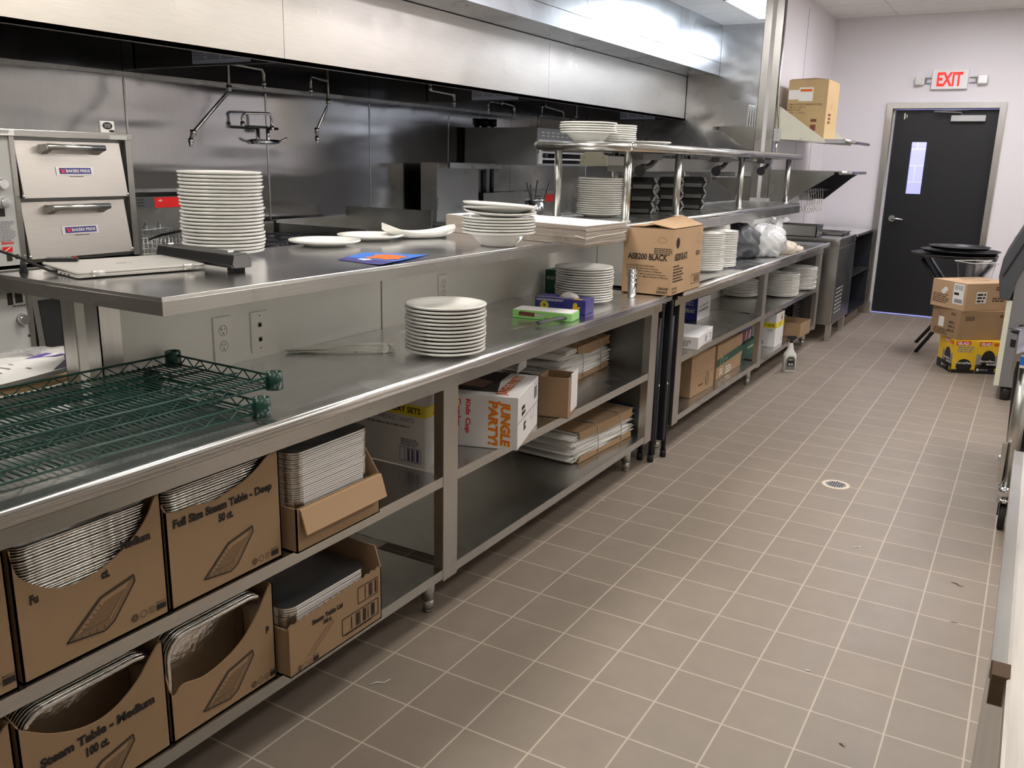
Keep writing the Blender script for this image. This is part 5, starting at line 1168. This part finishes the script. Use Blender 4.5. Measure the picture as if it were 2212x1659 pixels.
# ---------------------------------------------------------------- fryer with baskets and red-panel fry dump lamp
t = thing('deep_fryer', 'grey stainless deep fryer with wire baskets behind the tall plate stack', 'fryer', (-4.25, 3.45, 0))
MB().box(-4.75, -3.95, 3.02, 3.86, .12, .88).build('fryer_body', 'steel_dark', t); MB().box(-4.75, -3.94, 3.02, 3.86, .88, .93).build('tank_rim', 'steel', t)
MB().box(-4.78, -4.74, 3.02, 3.95, .88, 1.235).build('backguard', 'steel', t)
MB().box(-4.78, -4.0, 3.0, 3.02, .3, 1.21).build('side_splash', 'steel_dark', t)
for x in (-4.02, -4.7):
    for y in (3.08, 3.8): MB().cyl((x, y, 0), (x, y, .12), .025, n=12).build('leg', 'galv', t)
for i, y in enumerate((3.30, 3.66)):
    b = thing('fry_basket', 'wire fry basket hooked on the deep fryer, %s' % ['nearer the oven', 'half behind the tall plate stack'][i], 'fry basket', (-4.5, y, .93))
    mb = MB(); x0, x1, a0, a1 = -4.72, -4.30, y - .13, y + .13
    for k in range(6): z = .93 + k * .03; mb.tube([(x0, a0, z), (x1, a0, z), (x1, a1, z), (x0, a1, z)], .0018, 5, closed=True)
    for k in range(14): f = k / 13; x = x0 + (x1 - x0) * f; mb.cyl((x, a0, .93), (x, a0, 1.08), .0015, n=5).cyl((x, a1, .93), (x, a1, 1.08), .0015, n=5)
    for k in range(10): f = k / 9; yy = a0 + (a1 - a0) * f; mb.cyl((x0, yy, .93), (x0, yy, 1.08), .0015, n=5).cyl((x1, yy, .93), (x1, yy, 1.08), .0015, n=5).cyl((x0, yy, .93), (x1, yy, .93), .0015, n=5)
    mb.build('wire_mesh', 'galv', b)
    mb = MB().cyl((x0, a0, 1.085), (x0, a1, 1.085), .004)
    for yy in (y - .05, y + .05): mb.tube([(x0, yy, 1.085), (x0 - .015, yy, 1.12), (x0 - .04, yy, 1.12)], .005, 8)
    mb.build('hanging_hook', 'chrome', b); MB().tube([(x1, y, 1.07), (x1 + .10, y, 1.10), (x1 + .3, y, 1.14)], .007, 8).build('handle', 'black', b)
t = thing('fry_warmer', 'dark grey overhead fry warmer with a red control panel beside the ovens', 'food warmer', (-4.55, 3.5, 1.2))
MB().box(-4.72, -4.36, 3.05, 3.86, 1.255, 1.30).prism([(-4.72, 1.30), (-4.36, 1.30), (-4.40, 1.325), (-4.72, 1.33)], 'xz', 3.05, 3.86).build('hood_body', 'steel', t)
MB().box(-4.37, -4.352, 3.06, 3.86, 1.238, 1.302).build('front_panel', 'dkgrey', t)
mb = MB(); P = Print(mb, (-4.352, 3.39, 1.240), (0, 1, 0), (0, 0, 1)); P.r(0, 0, .24, .058, 0); P.N = .0006; P.t('wells', .025, .035, .013, 1, bold=.02); P.r(.175, .012, .20, .046, 2); P.N = 0
for c in (-.26, -.12):
    for r_ in range(3): P.r(c, .012 + r_ * .016, c + .05, .017 + r_ * .016, 2)
mb.build('control_panel', ['red', 'white', 'ink'], t)
MB().box(-4.72, -4.37, 3.05, 3.07, .94, 1.255).build('support', 'steel_dark', t)
# range, charbroiler
def appliance(name, label, y0, y1, z, back=None, bx=-4.85, fx=-3.98, cat='range'):
    t = thing(name, label, cat, ((bx + fx) / 2, (y0 + y1) / 2, 0))
    MB().box(bx, fx, y0, y1, .15, z - .04).build('body', 'steel_dark', t); MB().box(bx, fx + .02, y0, y1, z - .04, z).build('top_rim', 'steel', t, bevel=.004)
    for x in (fx - .06, bx + .06):
        for y in (y0 + .06, y1 - .06): MB().cyl((x, y, 0), (x, y, .15), .025, n=12).build('leg', 'galv', t)
    if back: MB().box(bx, bx + .05, y0, y1, z, back).build('backguard', 'steel', t)
    return t
rg_ = appliance('gas_range', 'gas range with cast iron grates behind the single plates', 3.98, 4.80, .97, 1.07, bx=-4.9)
for k in range(2):
    for j in range(3):
        y0 = 4.0 + k * .40; x0 = -4.80 + j * .265; mb = MB()
        mb.tube([(x0, y0, .992), (x0 + .25, y0, .992), (x0 + .25, y0 + .38, .992), (x0, y0 + .38, .992)], .008, 6, closed=True)
        for a in range(8): an = a * PI / 4; mb.cyl((x0 + .125 + .04 * math.cos(an), y0 + .19 + .05 * math.sin(an), .998), (x0 + .125 + .12 * math.cos(an), y0 + .19 + .18 * math.sin(an), .998), .006, n=6)
        for a, b in ((0, 0), (.25, 0), (.25, .38), (0, .38)): mb.cyl((x0 + a, y0 + b, .971), (x0 + a, y0 + b, .994), .008, n=6)
        mb.build('burner_grate', 'blackm', rg_)
cb = appliance('griddle', 'flat stainless griddle beside the gas range', 4.83, 5.62, .99, 1.08, bx=-4.9)
MB().box(-4.85, -4.0, 4.83, 4.845, .99, 1.06).build('side_splash', 'steel', cb); MB().box(-4.85, -4.0, 5.605, 5.62, .99, 1.16).build('side_splash', 'steel', cb)
r2 = appliance('shelf_range', 'range with a tall backguard and high shelf near the second pot filler', 6.72, 7.62, .99, None, bx=-4.9)
MB().box(-4.90, -4.72, 6.70, 6.72, .99, 1.51).box(-4.90, -4.86, 6.72, 7.62, .99, 1.51).build('backguard', 'steel_v', r2)
MB().prism([(-4.86, 1.51), (-4.86, 1.44), (-4.62, 1.475), (-4.60, 1.475), (-4.60, 1.51)], 'xz', 6.72, 6.73).prism([(-4.86, 1.51), (-4.86, 1.44), (-4.62, 1.475), (-4.60, 1.475), (-4.60, 1.51)], 'xz', 7.61, 7.62).box(-4.86, -4.595, 6.72, 7.62, 1.505, 1.515).box(-4.61, -4.59, 6.72, 7.62, 1.465, 1.515).build('high_shelf', 'steel', r2)
cc = appliance('prep_counter', 'dark stainless counter between the griddle and the shelf range', 5.66, 6.66, .93, None, bx=-4.9)
c3 = appliance('far_range', 'dark range under the wall broiler at the far end of the cook line', 7.70, 9.7, .96, 1.22, bx=-4.9)
mb = MB(); P = Print(mb, (-4.848, 8.9, 1.10), (0, 1, 0), (0, 0, 1)); P.r(.10, 0, .34, .08, 0)
for r_ in range(3): P.r(-.1, .01 + r_ * .025, .02, .018 + r_ * .025, 1)
mb.build('control_panel', ['red', 'ink'], c3)
# wall broiler
t = thing('wall_broiler', 'grey wall-hung broiler with slotted front and open grill racks', 'broiler', (-4.5, 8.1, 1.5))
MB().box(-4.95, -4.14, 7.50, 8.78, 1.745, 1.85).box(-4.95, -4.14, 7.50, 7.52, 1.505, 1.745).box(-4.95, -4.14, 8.76, 8.78, 1.505, 1.745).box(-4.95, -4.14, 7.52, 8.76, 1.505, 1.525).box(-4.95, -4.93, 7.52, 8.76, 1.525, 1.745).build('housing', 'grey', t)
mb = MB()
for r_ in range(2):
    for c in range(11): y = 7.58 + c * .10; mb.box(-4.14, -4.136, y, y + .06, 1.775 + r_ * .03, 1.785 + r_ * .03)
mb.build('vent_slots', 'galv', t)
MB().box(-4.14, -4.125, 7.52, 8.76, 1.62, 1.64).box(-4.14, -4.13, 7.52, 7.60, 1.52, 1.745).box(-4.14, -4.13, 8.68, 8.76, 1.52, 1.745).box(-4.14, -4.13, 7.6, 8.68, 1.56, 1.575).box(-4.14, -4.13, 7.6, 8.68, 1.72, 1.745).build('front_frame', 'ltgrey', t)
MB().cyl((-4.10, 7.55, 1.665), (-4.10, 8.73, 1.665), .012, n=10).box(-4.14, -4.09, 7.56, 7.58, 1.655, 1.675).box(-4.14, -4.09, 8.70, 8.72, 1.655, 1.675).build('rack_handle', 'galv', t)
MB().cyl((-4.10, 7.56, 1.60), (-4.06, 7.56, 1.60), .022, n=14).build('knob', 'black', t)
t = thing('vent_pipe', 'pair of thick black upright pipes on the back wall beside the wall broiler', 'pipe', (-4.93, 7.95, 1.0))
for y in (7.86, 8.02): MB().cyl((-4.955, y, 1.0), (-4.955, y, 1.92), .03 if y < 8 else .022, n=16).cyl((-4.955, y, 1.88), (-4.955, y, 1.95), .045, n=16).build('pipe', 'blackm', t)
# pot fillers
def pot_filler(label, y, z, s=1):
    t = thing('pot_filler', label, 'faucet', (XB + .05, y, z))
    MB().cyl((XB, y - .09, z), (XB + .05, y - .09, z), .018, n=12).cyl((XB, y + .09, z), (XB + .05, y + .09, z), .018, n=12).cyl((XB + .05, y - .10, z), (XB + .05, y + .10, z), .015, n=12).cyl((XB + .05, y, z), (XB + .05, y, z + .10), .014, n=12).build('valve_body', 'chrome', t)
    mb = MB()
    for sg in (-1, 1): mb.tube([(XB + .06, y + sg * .10, z + .005), (XB + .075, y + sg * .12, z + .012), (XB + .09, y + sg * .15, z + .03)], .008, 8)
    mb.build('lever', 'chrome', t)
    yj = y - .215 * s
    MB().cyl((XB + .05, y, z + .10), (XB + .06, yj, z + .10), .009, n=8).build('first_arm', 'dkgrey', t)
    pts = [(XB + .07, yj, z + .10), (XB + .07, yj, z + .16)] + [(XB + .08, yj + .03 - .03 * math.cos(a), z + .16 + .03 * math.sin(a)) for a in (.5, 1.0, 1.5)] + [(XB + .12, yj + .20, z + .195)] + [(XB + .12, yj + .20 + .03 * math.sin(a), z + .165 + .03 * math.cos(a)) for a in (.3, .9, 1.5)] + [(XB + .12, yj + .232, z + .09)]
    MB().tube(pts, .0105, 10).build('spout_arm', 'chrome', t)
    MB().cyl((XB + .07, yj, z + .095), (XB + .07, yj, z + .13), .016, n=12).cyl((XB + .12, yj + .232, z + .08), (XB + .12, yj + .232, z + .11), .016, n=12).build('swivel_nut', 'chrome', t)
    MB().cyl((XB + .12, yj + .20, z + .092), (XB + .12, yj + .29, z + .092), .009, n=8).build('spout_lever', 'black', t)
pot_filler('chrome folding pot filler faucet on the back wall above the tall plate stack', 4.88, 1.64, 1.2)
pot_filler('chrome folding pot filler faucet on the back wall above the high shelf', 7.84, 1.62, 1.2)
# fire suppression drops
def drop(label, pts, r=.0095, nozzle=True, elbows=()):
    t = thing('suppression_pipe', label, 'pipe', pts[0]); MB().tube(pts, r, 10).build('pipe', 'galv', t)
    if nozzle:
        p = Vector(pts[-1]); d = (p - Vector(pts[-2])).normalized(); d = Vector((d.x * .2, d.y * .2, -1)).normalized()
        MB().cyl(p, p + d * .02, .016, n=10).cyl(p + d * .02, p + d * .045, .013, .008, n=10).build('nozzle', 'chrome', t)
    mb = MB()
    for e in elbows or [1]: p = Vector(pts[e]); mb.cyl(p - Vector((0, 0, .018)), p + Vector((0, 0, .018)), r * 1.55, n=10)
    mb.build('fitting', 'galv', t); return t
px = -4.4
def branch(t, pts, r=.009):
    b = MB().tube(pts, r, 10).build('branch_pipe', 'galv', t); p = Vector(pts[-1])
    MB().cyl(p, p - Vector((0, 0, .02)), .014, n=10).cyl(p - Vector((0, 0, .02)), p - Vector((0, 0, .045)), .012, .008, n=10).build('nozzle', 'chrome', t)
a = drop('grey suppression pipe slanting down in front of the back wall, nearest', [(px, 4.03, 2.62), (px, 4.03, 1.94), (px, 4.01, 1.905), (px, 3.735, 1.665), (px, 3.715, 1.63)], .011, True, (1, 3))
branch(a, [(px, 4.03, 2.085), (px, 4.31, 2.075), (px, 4.325, 2.05), (px, 4.325, 2.0)])
a = drop('grey suppression pipe bending down in front of the back wall, second', [(px, 4.925, 2.62), (px, 4.925, 1.92), (px, 4.905, 1.87), (px, 4.80, 1.72), (px, 4.80, 1.675)], .010, True, (1, 3))
branch(a, [(px, 4.925, 2.055), (px, 4.765, 2.07), (px, 4.755, 2.05), (px, 4.755, 1.99)])
drop('suppression branch with a drop in the middle hood', [(px, 6.154, 2.62), (px, 6.154, 2.10), (px, 6.16, 2.085), (px, 6.49, 2.075), (px, 6.50, 2.05), (px, 6.50, 2.02)], .009, True, (1, 3))
a = drop('suppression loop with two drops at the far end of the middle hood', [(px, 7.28, 2.62), (px, 7.28, 2.06), (px, 7.49, 2.045), (px, 7.505, 2.02), (px, 7.51, 1.98)], .009, True, (1, 3))
branch(a, [(px, 7.28, 2.055), (px, 7.06, 2.055), (px, 7.045, 2.04), (px, 7.045, 2.0)])
a = drop('suppression pipe with a side drop in the farthest hood', [(px, 8.12, 2.62), (px, 8.12, 2.09), (px, 8.05, 2.07), (px, 8.05, 1.99)], .009, True, (1, 2))
branch(a, [(px, 8.12, 2.075), (px, 8.50, 2.05), (px, 8.525, 2.03), (px, 8.525, 1.98)])
drop('suppression cross pipe in the farthest hood reaching down to the wall broiler', [(px, 8.82, 2.62), (px, 8.82, 2.02), (px, 8.80, 1.985), (px, 8.02, 1.985), (px, 7.99, 1.97), (px, 7.99, 1.852)], .009, False, (1, 3))
t = thing('hood_lamp', 'frosted jar lamp inside the nearest hood', 'lamp', (-4.2, 3.1, 2.22)); MB().lathe([(0, -.05), (.03, -.045), (.042, -.02), (.042, .03), (.03, .045), (0, .05)], 18, 0, Matrix.Translation((-4.25, 3.30, 2.24)) @ Matrix.Rotation(1.2, 4, 'X')).build('glass_jar', 'ltgrey', t); MB().cyl((-4.25, 3.34, 2.25), (-4.25, 3.45, 2.28), .045, n=14).build('socket', 'black', t)
# utensil canister on the shelf range
t = thing('utensil_canister', 'tall steel canister full of utensils behind the double shelf post', 'utensil canister', (-4.12, 7.45, .991))
MB().cyl((-4.12, 7.45, .991), (-4.12, 7.45, 1.19), .09, n=28).cyl((-4.12, 7.45, 1.185), (-4.12, 7.45, 1.195), .097, n=28).build('canister', 'chrome', t)
for i, (a, l) in enumerate(((-.9, .22), (-.3, .20), (.2, .24), (.8, .21))):
    b = Vector((-4.12 + .03 * math.cos(i * 2), 7.45 + .05 * math.sin(a), 1.05)); o = MB().tube([b, b + Vector((.02 * (i - 1), .8 * l * math.sin(a), l + .08))], [.005, .008], 8).build('utensil', 'black'); tag(o, 'dark handled utensil standing in the steel canister', 'utensil', 'utensils in the steel canister')
# end wall switch
o = MB().box(-3.44, -3.365, YW - .02, YW, 1.34, 1.45).build('switch_plate', 'steel', bevel=.003); tag(o, 'small stainless switch plate on the end wall behind the double shelf', 'switch')
# ---------------------------------------------------------------- work counter on the cook side with tray of papers
t = thing('cook_side_counter', 'grey steel counter on the cook side of the half wall at the left edge', 'counter', (-2.7, 1.5, 0))
MB().box(-3.05, -2.38, .70, 2.35, .80, .84).build('worktop', 'steel_top', t, bevel=.004); MB().box(-3.0, -2.42, .75, 2.30, .30, .315).build('undershelf', 'steel_dark', t)
for x in (-3.0, -2.43):
    for y in (.76, 2.29): MB().cyl((x, y, 0), (x, y, .80), .02, n=12).build('leg', 'galv', t)
t = thing('paper_tray', 'round silver-white tray under printed papers at the left edge', 'tray', (-2.56, 1.36, .8415))
T_ = Matrix.Translation((-2.56, 1.36, .8415)) @ Matrix.Diagonal((1.0, 1.35, 1, 1))
MB().lathe([(0, 0), (.19, 0), (.22, .012), (.235, .055), (.245, .060), (.242, .064), (.230, .060), (.212, .018), (.18, .006), (0, .005)], 40, 0, T_).build('tray_body', 'white', t)
t = thing('printed_papers', 'printed white papers with a purple logo corner lying in the round tray', 'papers', (-2.56, 1.36, .91))
for i in range(3):
    dx, dy, dz = .012 * i, -.02 * i, .012 + i * .009
    def pp(u, v): return Vector((-2.62 + dx + .20 * u + .04 * v, 1.10 + dy + .50 * v, .885 + dz + .030 * v * v + .012 * math.sin(u * 3)))
    n = 8; vs = [pp(a / n, b / n) for b in range(n + 1) for a in range(n + 1)]
    mb = MB().add(vs, [(b * (n + 1) + a, b * (n + 1) + a + 1, (b + 1) * (n + 1) + a + 1, (b + 1) * (n + 1) + a) for b in range(n) for a in range(n)], 0, None, True)
    if i == 2:
        e = Vector((0, 0, .0012))
        def pa(pts, mi): mb.add([pp(u, v) + e * 2 for u, v in pts], [tuple(range(len(pts)))], mi)
        for a in range(2):
            pa([(.02, .86), (.02, .99), (.55, .99), (.50, .93)], 1); 
        pa([(.98, .80), (.98, .99), (.62, .99), (.60, .96), (.75, .93)], 2)
        for r_ in range(7): pa([(.2 + .02 * (r_ % 2), .30 + r_ * .07), (.2, .315 + r_ * .07), (.75 - .1 * (r_ % 3), .315 + r_ * .07), (.75 - .1 * (r_ % 3), .30 + r_ * .07)], 3)
    mb.build('paper_sheet', ['paper', 'purple', 'slate', 'inkgrey'], t)
MB().box(-2.66, -2.44, 1.08, 1.60, .852, .885).build('folder', 'card_y', t)
for i, (x, y, a) in enumerate(((-2.86, 1.68, 2.5), (-2.78, 1.90, 2.3), (-2.92, 1.35, 2.2))):
    t = thing('black_handled_tool', ['black handled scraper behind the tray of papers', 'black handled brush by the stainless wall end', 'black handled tool at the left picture edge'][i], 'kitchen tool', (x, y, .842), a)
    MB().tube([(-.13, 0, .02), (-.10, 0, .028), (-.02, 0, .026), (.06, 0, .018)], [.012, .022, .017, .012], 10, flat=.7).build('handle', 'black', t, world=False)
    MB().box(.05, .2, -.025, .025, .010, .014).build('blade', 'chrome', t, world=False)
o = lump('', '', (-2.84, 1.62, .868), (.12, .22, .03), 13, .3, 24, 14, squash=.8).build('cling_film_heap', 'film'); tag(o, 'crumpled clear film behind the tray of papers', 'plastic film')
# ================================================================ right side
t, F = carton('trash_bag_carton', 'yellow and black GLAD trash bag carton, lowest of the stack by the door', 0, 0, 0, .36, .30, .262, 0, 'gyellow')

def near_corner(t, lx, ly, px, py, rz):
    c, s_ = math.cos(rz), math.sin(rz); ox, oy = -lx / 2, -ly / 2
    t.rotation_euler = (0, 0, rz); t.location.x = px - (ox * c - oy * s_); t.location.y = py - (ox * s_ + oy * c)
near_corner(t, .36, .30, -.412, 7.62, .44)
def glad(P, w, x):
    P.r(x, 0, x + w, .075, 1); P.disc(x + w * .5, .115, w * .30, 1, .075, 16); P.poly([(x, .05), (x + w * .28, .07), (x + w * .2, .15), (x, .16)], 4); P.poly([(x + w, .05), (x + w * .74, .07), (x + w * .82, .15), (x + w, .16)], 4)
    P.N = .0006; P.poly([(x + .012, .222), (x + w * .55, .228), (x + w * .57, .258), (x + .014, .254)], 2); P.N = .0012; P.t('GLAD', x + .020, .229, .022, 3, w=w * .42, bold=.05, slant=.1); P.r(x + w * .66, .225, x + w * .97, .25, 5); P.t('ForceFlex', x + w * .16, .095, .018, 3, w=w * .6, slant=.2, bold=.03)
    P.words(x + w * .45, .085, w * .4, 2, .005, 3); P.r(x + .012, .022, x + .03, .042, 3); P.words(x + .035, .038, w * .35, 1, .010, 4); P.t('70', x + w * .80, .018, .028, 0, bold=.03); P.N = 0
mb = MB(); P = F(mb, '-y'); P.N = 0; glad(P, .18, .178)
P.words(.03, .215, .12, 3, .010, 4, 1.8); P.disc(.09, .06, .06, 1, .055); P.r(0, 0, .175, .03, 1); P.N = .0006; P.poly([(.012, .222), (.12, .228), (.122, .258), (.014, .254)], 2); P.N = .0012; P.t('GLAD', .020, .229, .022, 3, w=.09, bold=.05, slant=.1); P.t('ForceFlex', .03, .075, .018, 3, w=.12, slant=.2, bold=.03); P.N = 0
P = F(mb, '-x'); glad(P, .20, .095); P.r(0, 0, .30, .07, 1)
mb.build('printing', ['yellow', 'black', 'red', 'white', 'inkgrey', 'orange'], t, world=False)
def big(label, z, h, seed, cx, cy, rz, kind):
    t, F = carton('brown_shipping_carton', label, cx, cy, z, .46, .36, h, 0, 'card_lt' if kind else 'card'); near_corner(t, .46, .36, cx, cy, rz)
    mb = MB(); P = F(mb, '-y')
    if kind:
        P.words(.28, h - .03, .14, 2, .010, 1); P.t('EPSON', .36, h - .045, .018, 1, bold=.03) if 0 else None; P.r(.10, .06, .20, .15, 0); P.N = .0006; P.words(.11, .135, .08, 3, .015, 2, 1.7); P.N = 0; P.t('EPSON', .34, h - .04, .020, 1, bold=.04); P.words(.26, .10, .12, 2, .012, 1)
    else: P.t('EPSON', .34, h - .05, .020, 1, bold=.04); P.words(.05, h - .04, .08, 3, .008, 1)
    P = F(mb, '-x')
    if kind:
        P.poly([(.13, .10), (.175, .145), (.145, .17), (.10, .125)], 0); P.r(.23, .045, .34, .205, 0); P.N = .0006; P.words(.24, .19, .09, 3, .008, 3); P.r(.25, .055, .33, .085, 3); P.r(.24, .115, .29, .135, 2); P.N = 0; P.words(.02, .105, .17, 5, .009, 1, 1.7)
    else: P.t('EPSON', .25, h - .045, .020, 1, bold=.04); P.r(.10, .07, .17, .15, 0); P.words(.05, .055, .18, 3, .010, 1); P.words(.23, .13, .08, 3, .018, 1, 1.8); P.line([(.08, h - .03), (.12, h - .06), (.10, h - .08)], .004, 1)
    mb.build('printing', ['paper', 'inkbr', 'ink', 'inkgrey'], t, world=False)
    mb = MB(); P = F(mb, '+z'); P.r(0, .155, .46, .205, 0); mb.build('tape', ['card_lt'], t, world=False)
    return t
big('brown shipping carton in the middle of the stack by the door', .2635, .226, 1, -.405, 7.63, .66, 0)
big('brown shipping carton with white labels, topmost of the stack by the door', .4905, .215, 2, -.385, 7.63, .82, 1)
t = thing('clear_food_bin', 'clear square plastic food bin standing on the topmost brown carton', 'food bin', (-.36, 7.96, .7065), .78)
mb = MB(); k = .10
rings = [[(x, y, z) for x, y in mb.rrect(-w, w, -d, d, .02, 3)] for w, d, z in ((.092, .078, 0), (.098, .084, .02), (.110, .096, .125), (.124, .110, .13), (.124, .110, .142), (.119, .105, .142), (.114, .100, .135), (.104, .090, .125), (.092, .078, .022), (.086, .072, .006))]
mb.loft(rings, 0, sm=False, cap0=True, cap1=True).build('bin_body', 'clear', t, world=False)
mb = MB(); mb.tube([(x, y, .142) for x, y in mb.rrect(-.124, .124, -.110, .110, .02, 3)], .0025, 6, closed=True).build('bin_rim', 'white', t, world=False)
# tray stand with round trays
t = thing('tray_stand', 'black folding tray stand with crossed legs behind the carton stack', 'tray stand', (-.60, 8.45, 0))
zt = .84
for y in (8.33, 8.80):
    MB().tube([(-.80 + (.05 if y < 8.5 else 0), y, .0), (-.25, y, zt - .02)], .016, 8).build('leg', 'blackm', t)
    MB().tube([(-.20, y, .0), (-.80, y, zt - .02)], .016, 8).build('leg', 'blackm', t)
MB().cyl((-.80, 8.25, zt - .015), (-.80, 8.88, zt - .015), .014).cyl((-.25, 8.25, zt - .015), (-.25, 8.88, zt - .015), .014).build('top_rail', 'blackm', t)
MB().cyl((-.66, 8.33, .12), (-.70, 8.80, .10), .006, n=8).build('cross_wire', 'blackm', t)
def rtray(label, cx, cy, z, R, rx=0):
    o = MB().lathe([(0, .004), (R * .90, .004), (R * .93, .012), (R * .96, .024), (R, .026), (R, .030), (R * .955, .030), (R * .92, .020), (R * .89, .009), (0, .009)], 48).build('round_tray', 'black'); o.location = (cx, cy, z); o.rotation_euler = (rx, 0, 0); tag(o, label, 'tray')
rtray('large round black tray, lowest on the tray stand', -.565, 8.42, zt, .335, .0)
rtray('round black tray, middle of the three on the tray stand', -.52, 8.45, zt + .032, .31, .0)
rtray('round black tray with a shallow rim, topmost on the tray stand', -.53, 8.44, zt + .064, .24, 0)
# ice bin
t = thing('ice_bin', 'grey ice bin with a dark slanted lid at the right picture edge', 'ice bin', (.35, 7.2, 0))
IX, IY = -.095, 6.87
MB().box(IX + .035, .75, IY, 7.75, .10, .98).build('bin_body', 'grey', t)
MB().box(IX, IX + .035, IY, 7.75, .10, .70).build('front_panel', 'offwhite', t, bevel=.004)
MB().prism([(-.139, .702), (-.077, .702), (-.052, .85), (.03, 1.06), (.13, 1.30), (.05, 1.44), (-.064, 1.20), (-.155, .98), (-.165, .86)], 'xz', IY - .012, 7.76).build('slanted_lid', 'dkgrey', t, bevel=.008)
MB().prism([(-.145, .865), (-.133, .86), (-.01, 1.15), (.06, 1.31), (.05, 1.315), (-.022, 1.155)], 'xz', IY - .016, IY - .011).build('lid_groove', 'black', t)
for x, y in ((IX + .08, IY + .05), (.7, IY + .05), (IX + .08, 7.68), (.7, 7.68)): MB().cyl((x, y, 0), (x, y, .10), .03, .035, n=14).build('leg', 'black', t)
MB().box(.0, .10, IY - .004, IY, .85, .88).build('badge', 'white', t)
# black rubbish bin and rack cart at the right edge
t = thing('rubbish_bin', 'tall black rubbish bin with a liner at the right edge', 'rubbish bin', (.28, 5.28, 0))
mb = MB(); mb.loft([[(x + .26, y + 5.28, z) for x, y in mb.rrect(-w, w, -w, w, .03, 4)] for w, z in ((.22, .0), (.255, .70), (.285, .70), (.285, .74), (.26, .74), (.25, .70))], 0, sm=False).build('bin_body', 'black', t)
lump('', '', (.26, 5.28, .742), (.27, .27, .035), 17, .3, 36, 14, squash=.5).build('liner_bag', 'black', t)
t = thing('rolling_rack', 'stainless rolling rack with a blue label and a black caster at the right edge', 'rack', (.35, 4.3, 0))
RX = .012; RY = 4.25
for (x, y) in ((RX + .045, RY + .05), (RX + .045, RY + .6), (.62, RY + .05), (.62, RY + .6)):
    MB().cyl((x, y, .20), (x, y, .76), .027, n=20).build('post', 'galv', t)
    MB().cyl((x, y, .145), (x, y, .20), .032, n=18).cyl((x, y, .125), (x, y, .145), .036, .030, n=18).build('caster_collar', 'chrome', t)
    w = MB().cyl((x - .014, y - .005, .058), (x + .014, y - .005, .058), .058, n=28).build('caster_wheel', 'rubber', t, bevel=.005)
    MB().prism([(y - .04, .07), (y + .03, .07), (y + .045, .13), (y - .045, .13)], 'yz', x - .022, x - .016).prism([(y - .04, .07), (y + .03, .07), (y + .045, .13), (y - .045, .13)], 'yz', x + .016, x + .022).build('caster_fork', 'black', t)
MB().box(RX, .66, RY, RY + .66, .77, .80).build('top_deck', 'steel', t, bevel=.004)
MB().prism([(RX - .012, .77), (RX - .004, .80), (RX + .02, .815), (.66, .815), (.66, .80), (RX + .02, .80), (RX + .006, .79), (RX - .004, .70), (RX - .012, .70)], 'xz', RY - .002, RY + .66).build('bumper_edge', 'steel_v', t)
MB().box(RX + .002, RX + .022, RY + .02, RY + .045, .22, .40).cyl((RX - .006, RY + .03, .33), (RX + .01, RY + .03, .33), .012, n=12).build('brake_lever', 'galv', t)
MB().box(RX + .05, .62, RY + .08, RY + .58, .22, .24).build('lower_deck', 'steel_dark', t)
mb = MB(); P = Print(mb, (RX + .015, RY - .003, .745), (1, 0, 0), (0, 0, 1)); P.r(0, 0, .09, .055, 1); P.N = .0006; P.r(0, .012, .09, .05, 0); P.N = .0012; P.t('[P', .02, .02, .02, 1, bold=.03); P.t('PU', .03, .002, .008, 2); mb.build('label', ['brightblue', 'white', 'ink'], t)
# foreground prep table on the right
t = thing('prep_table', 'bright stainless prep table with a narrow front shelf at the lower right corner', 'prep table', (.5, 1.3, 0))
MB().box(.058, .85, .45, 2.36, .03, .87).build('cabinet', 'steel_v', t)
MB().box(.052, .86, .44, 2.37, .87, .90).build('tabletop', 'steel_hood', t, bevel=.006)
MB().box(.036, .058, 1.275, 2.37, .885, .898).box(.034, .038, 1.275, 2.37, .872, .90).build('front_rail', 'steel', t)
MB().prism([(1.23, .86), (1.245, .85), (1.275, .868), (1.275, .90), (1.235, .90)], 'yz', .036, .058).build('rail_end', 'inkbr', t)
# drain and debris
t = thing('floor_drain', 'round floor drain with a grey grate set in the tiles', 'floor drain', (-.68, 4.455, 0))
MB().lathe([(.068, .0005), (.068, .002), (.050, .003), (.049, .0005)], 40, 0, Matrix.Translation((-.68, 4.455, 0))).build('grout_ring', 'cloth', t)
mb = MB().cyl((-.68, 4.455, .0006), (-.68, 4.455, .002), .050, n=36); mb.build('grate', 'galv', t)
mb = MB()
for i in range(-4, 5):
    for k in range(-4, 5):
        x, y = i * .0108, k * .0108
        if x * x + y * y < .0019: mb.cyl((-.68 + x, 4.455 + y, .002), (-.68 + x, 4.455 + y, .0026), .0036, n=8)
mb.build('holes', 'ink', t)
for i, (x, y, a, l, mat, lab) in enumerate(((-1.52, 1.86, .9, .07, 'paper', 'white torn paper strip on the floor near the far lid carton'), (-1.575, 3.60, .2, .03, 'paper', 'small white scrap on the grout line by the table leg'), (-.455, 3.715, .9, .05, 'paper', 'tiny white splinter lying right of the aisle middle'), (-.06, 3.57, -.5, .05, 'inkbr', 'thin wooden splinter on the tiles near the right edge'), (-.045, 3.24, .1, .025, 'inkgrey', 'short grey splinter near the prep table'), (-.255, 2.31, -.5, .02, 'inkbr', 'tiny dark scrap low in the aisle'), (-.42, 2.64, .4, .02, 'paper', 'tiny white scrap low in the aisle'))):
    o = MB().tube([(-l / 2, 0, .003), (-l * .1, l * .08, .004), (l * .2, -l * .03, .003), (l / 2, l * .1, .005)], [.001, .0028, .002, .001], 6, flat=.5).build('floor_scrap', mat); o.location = (x, y, .0008); o.rotation_euler = (0, 0, a); tag(o, lab, 'scrap')
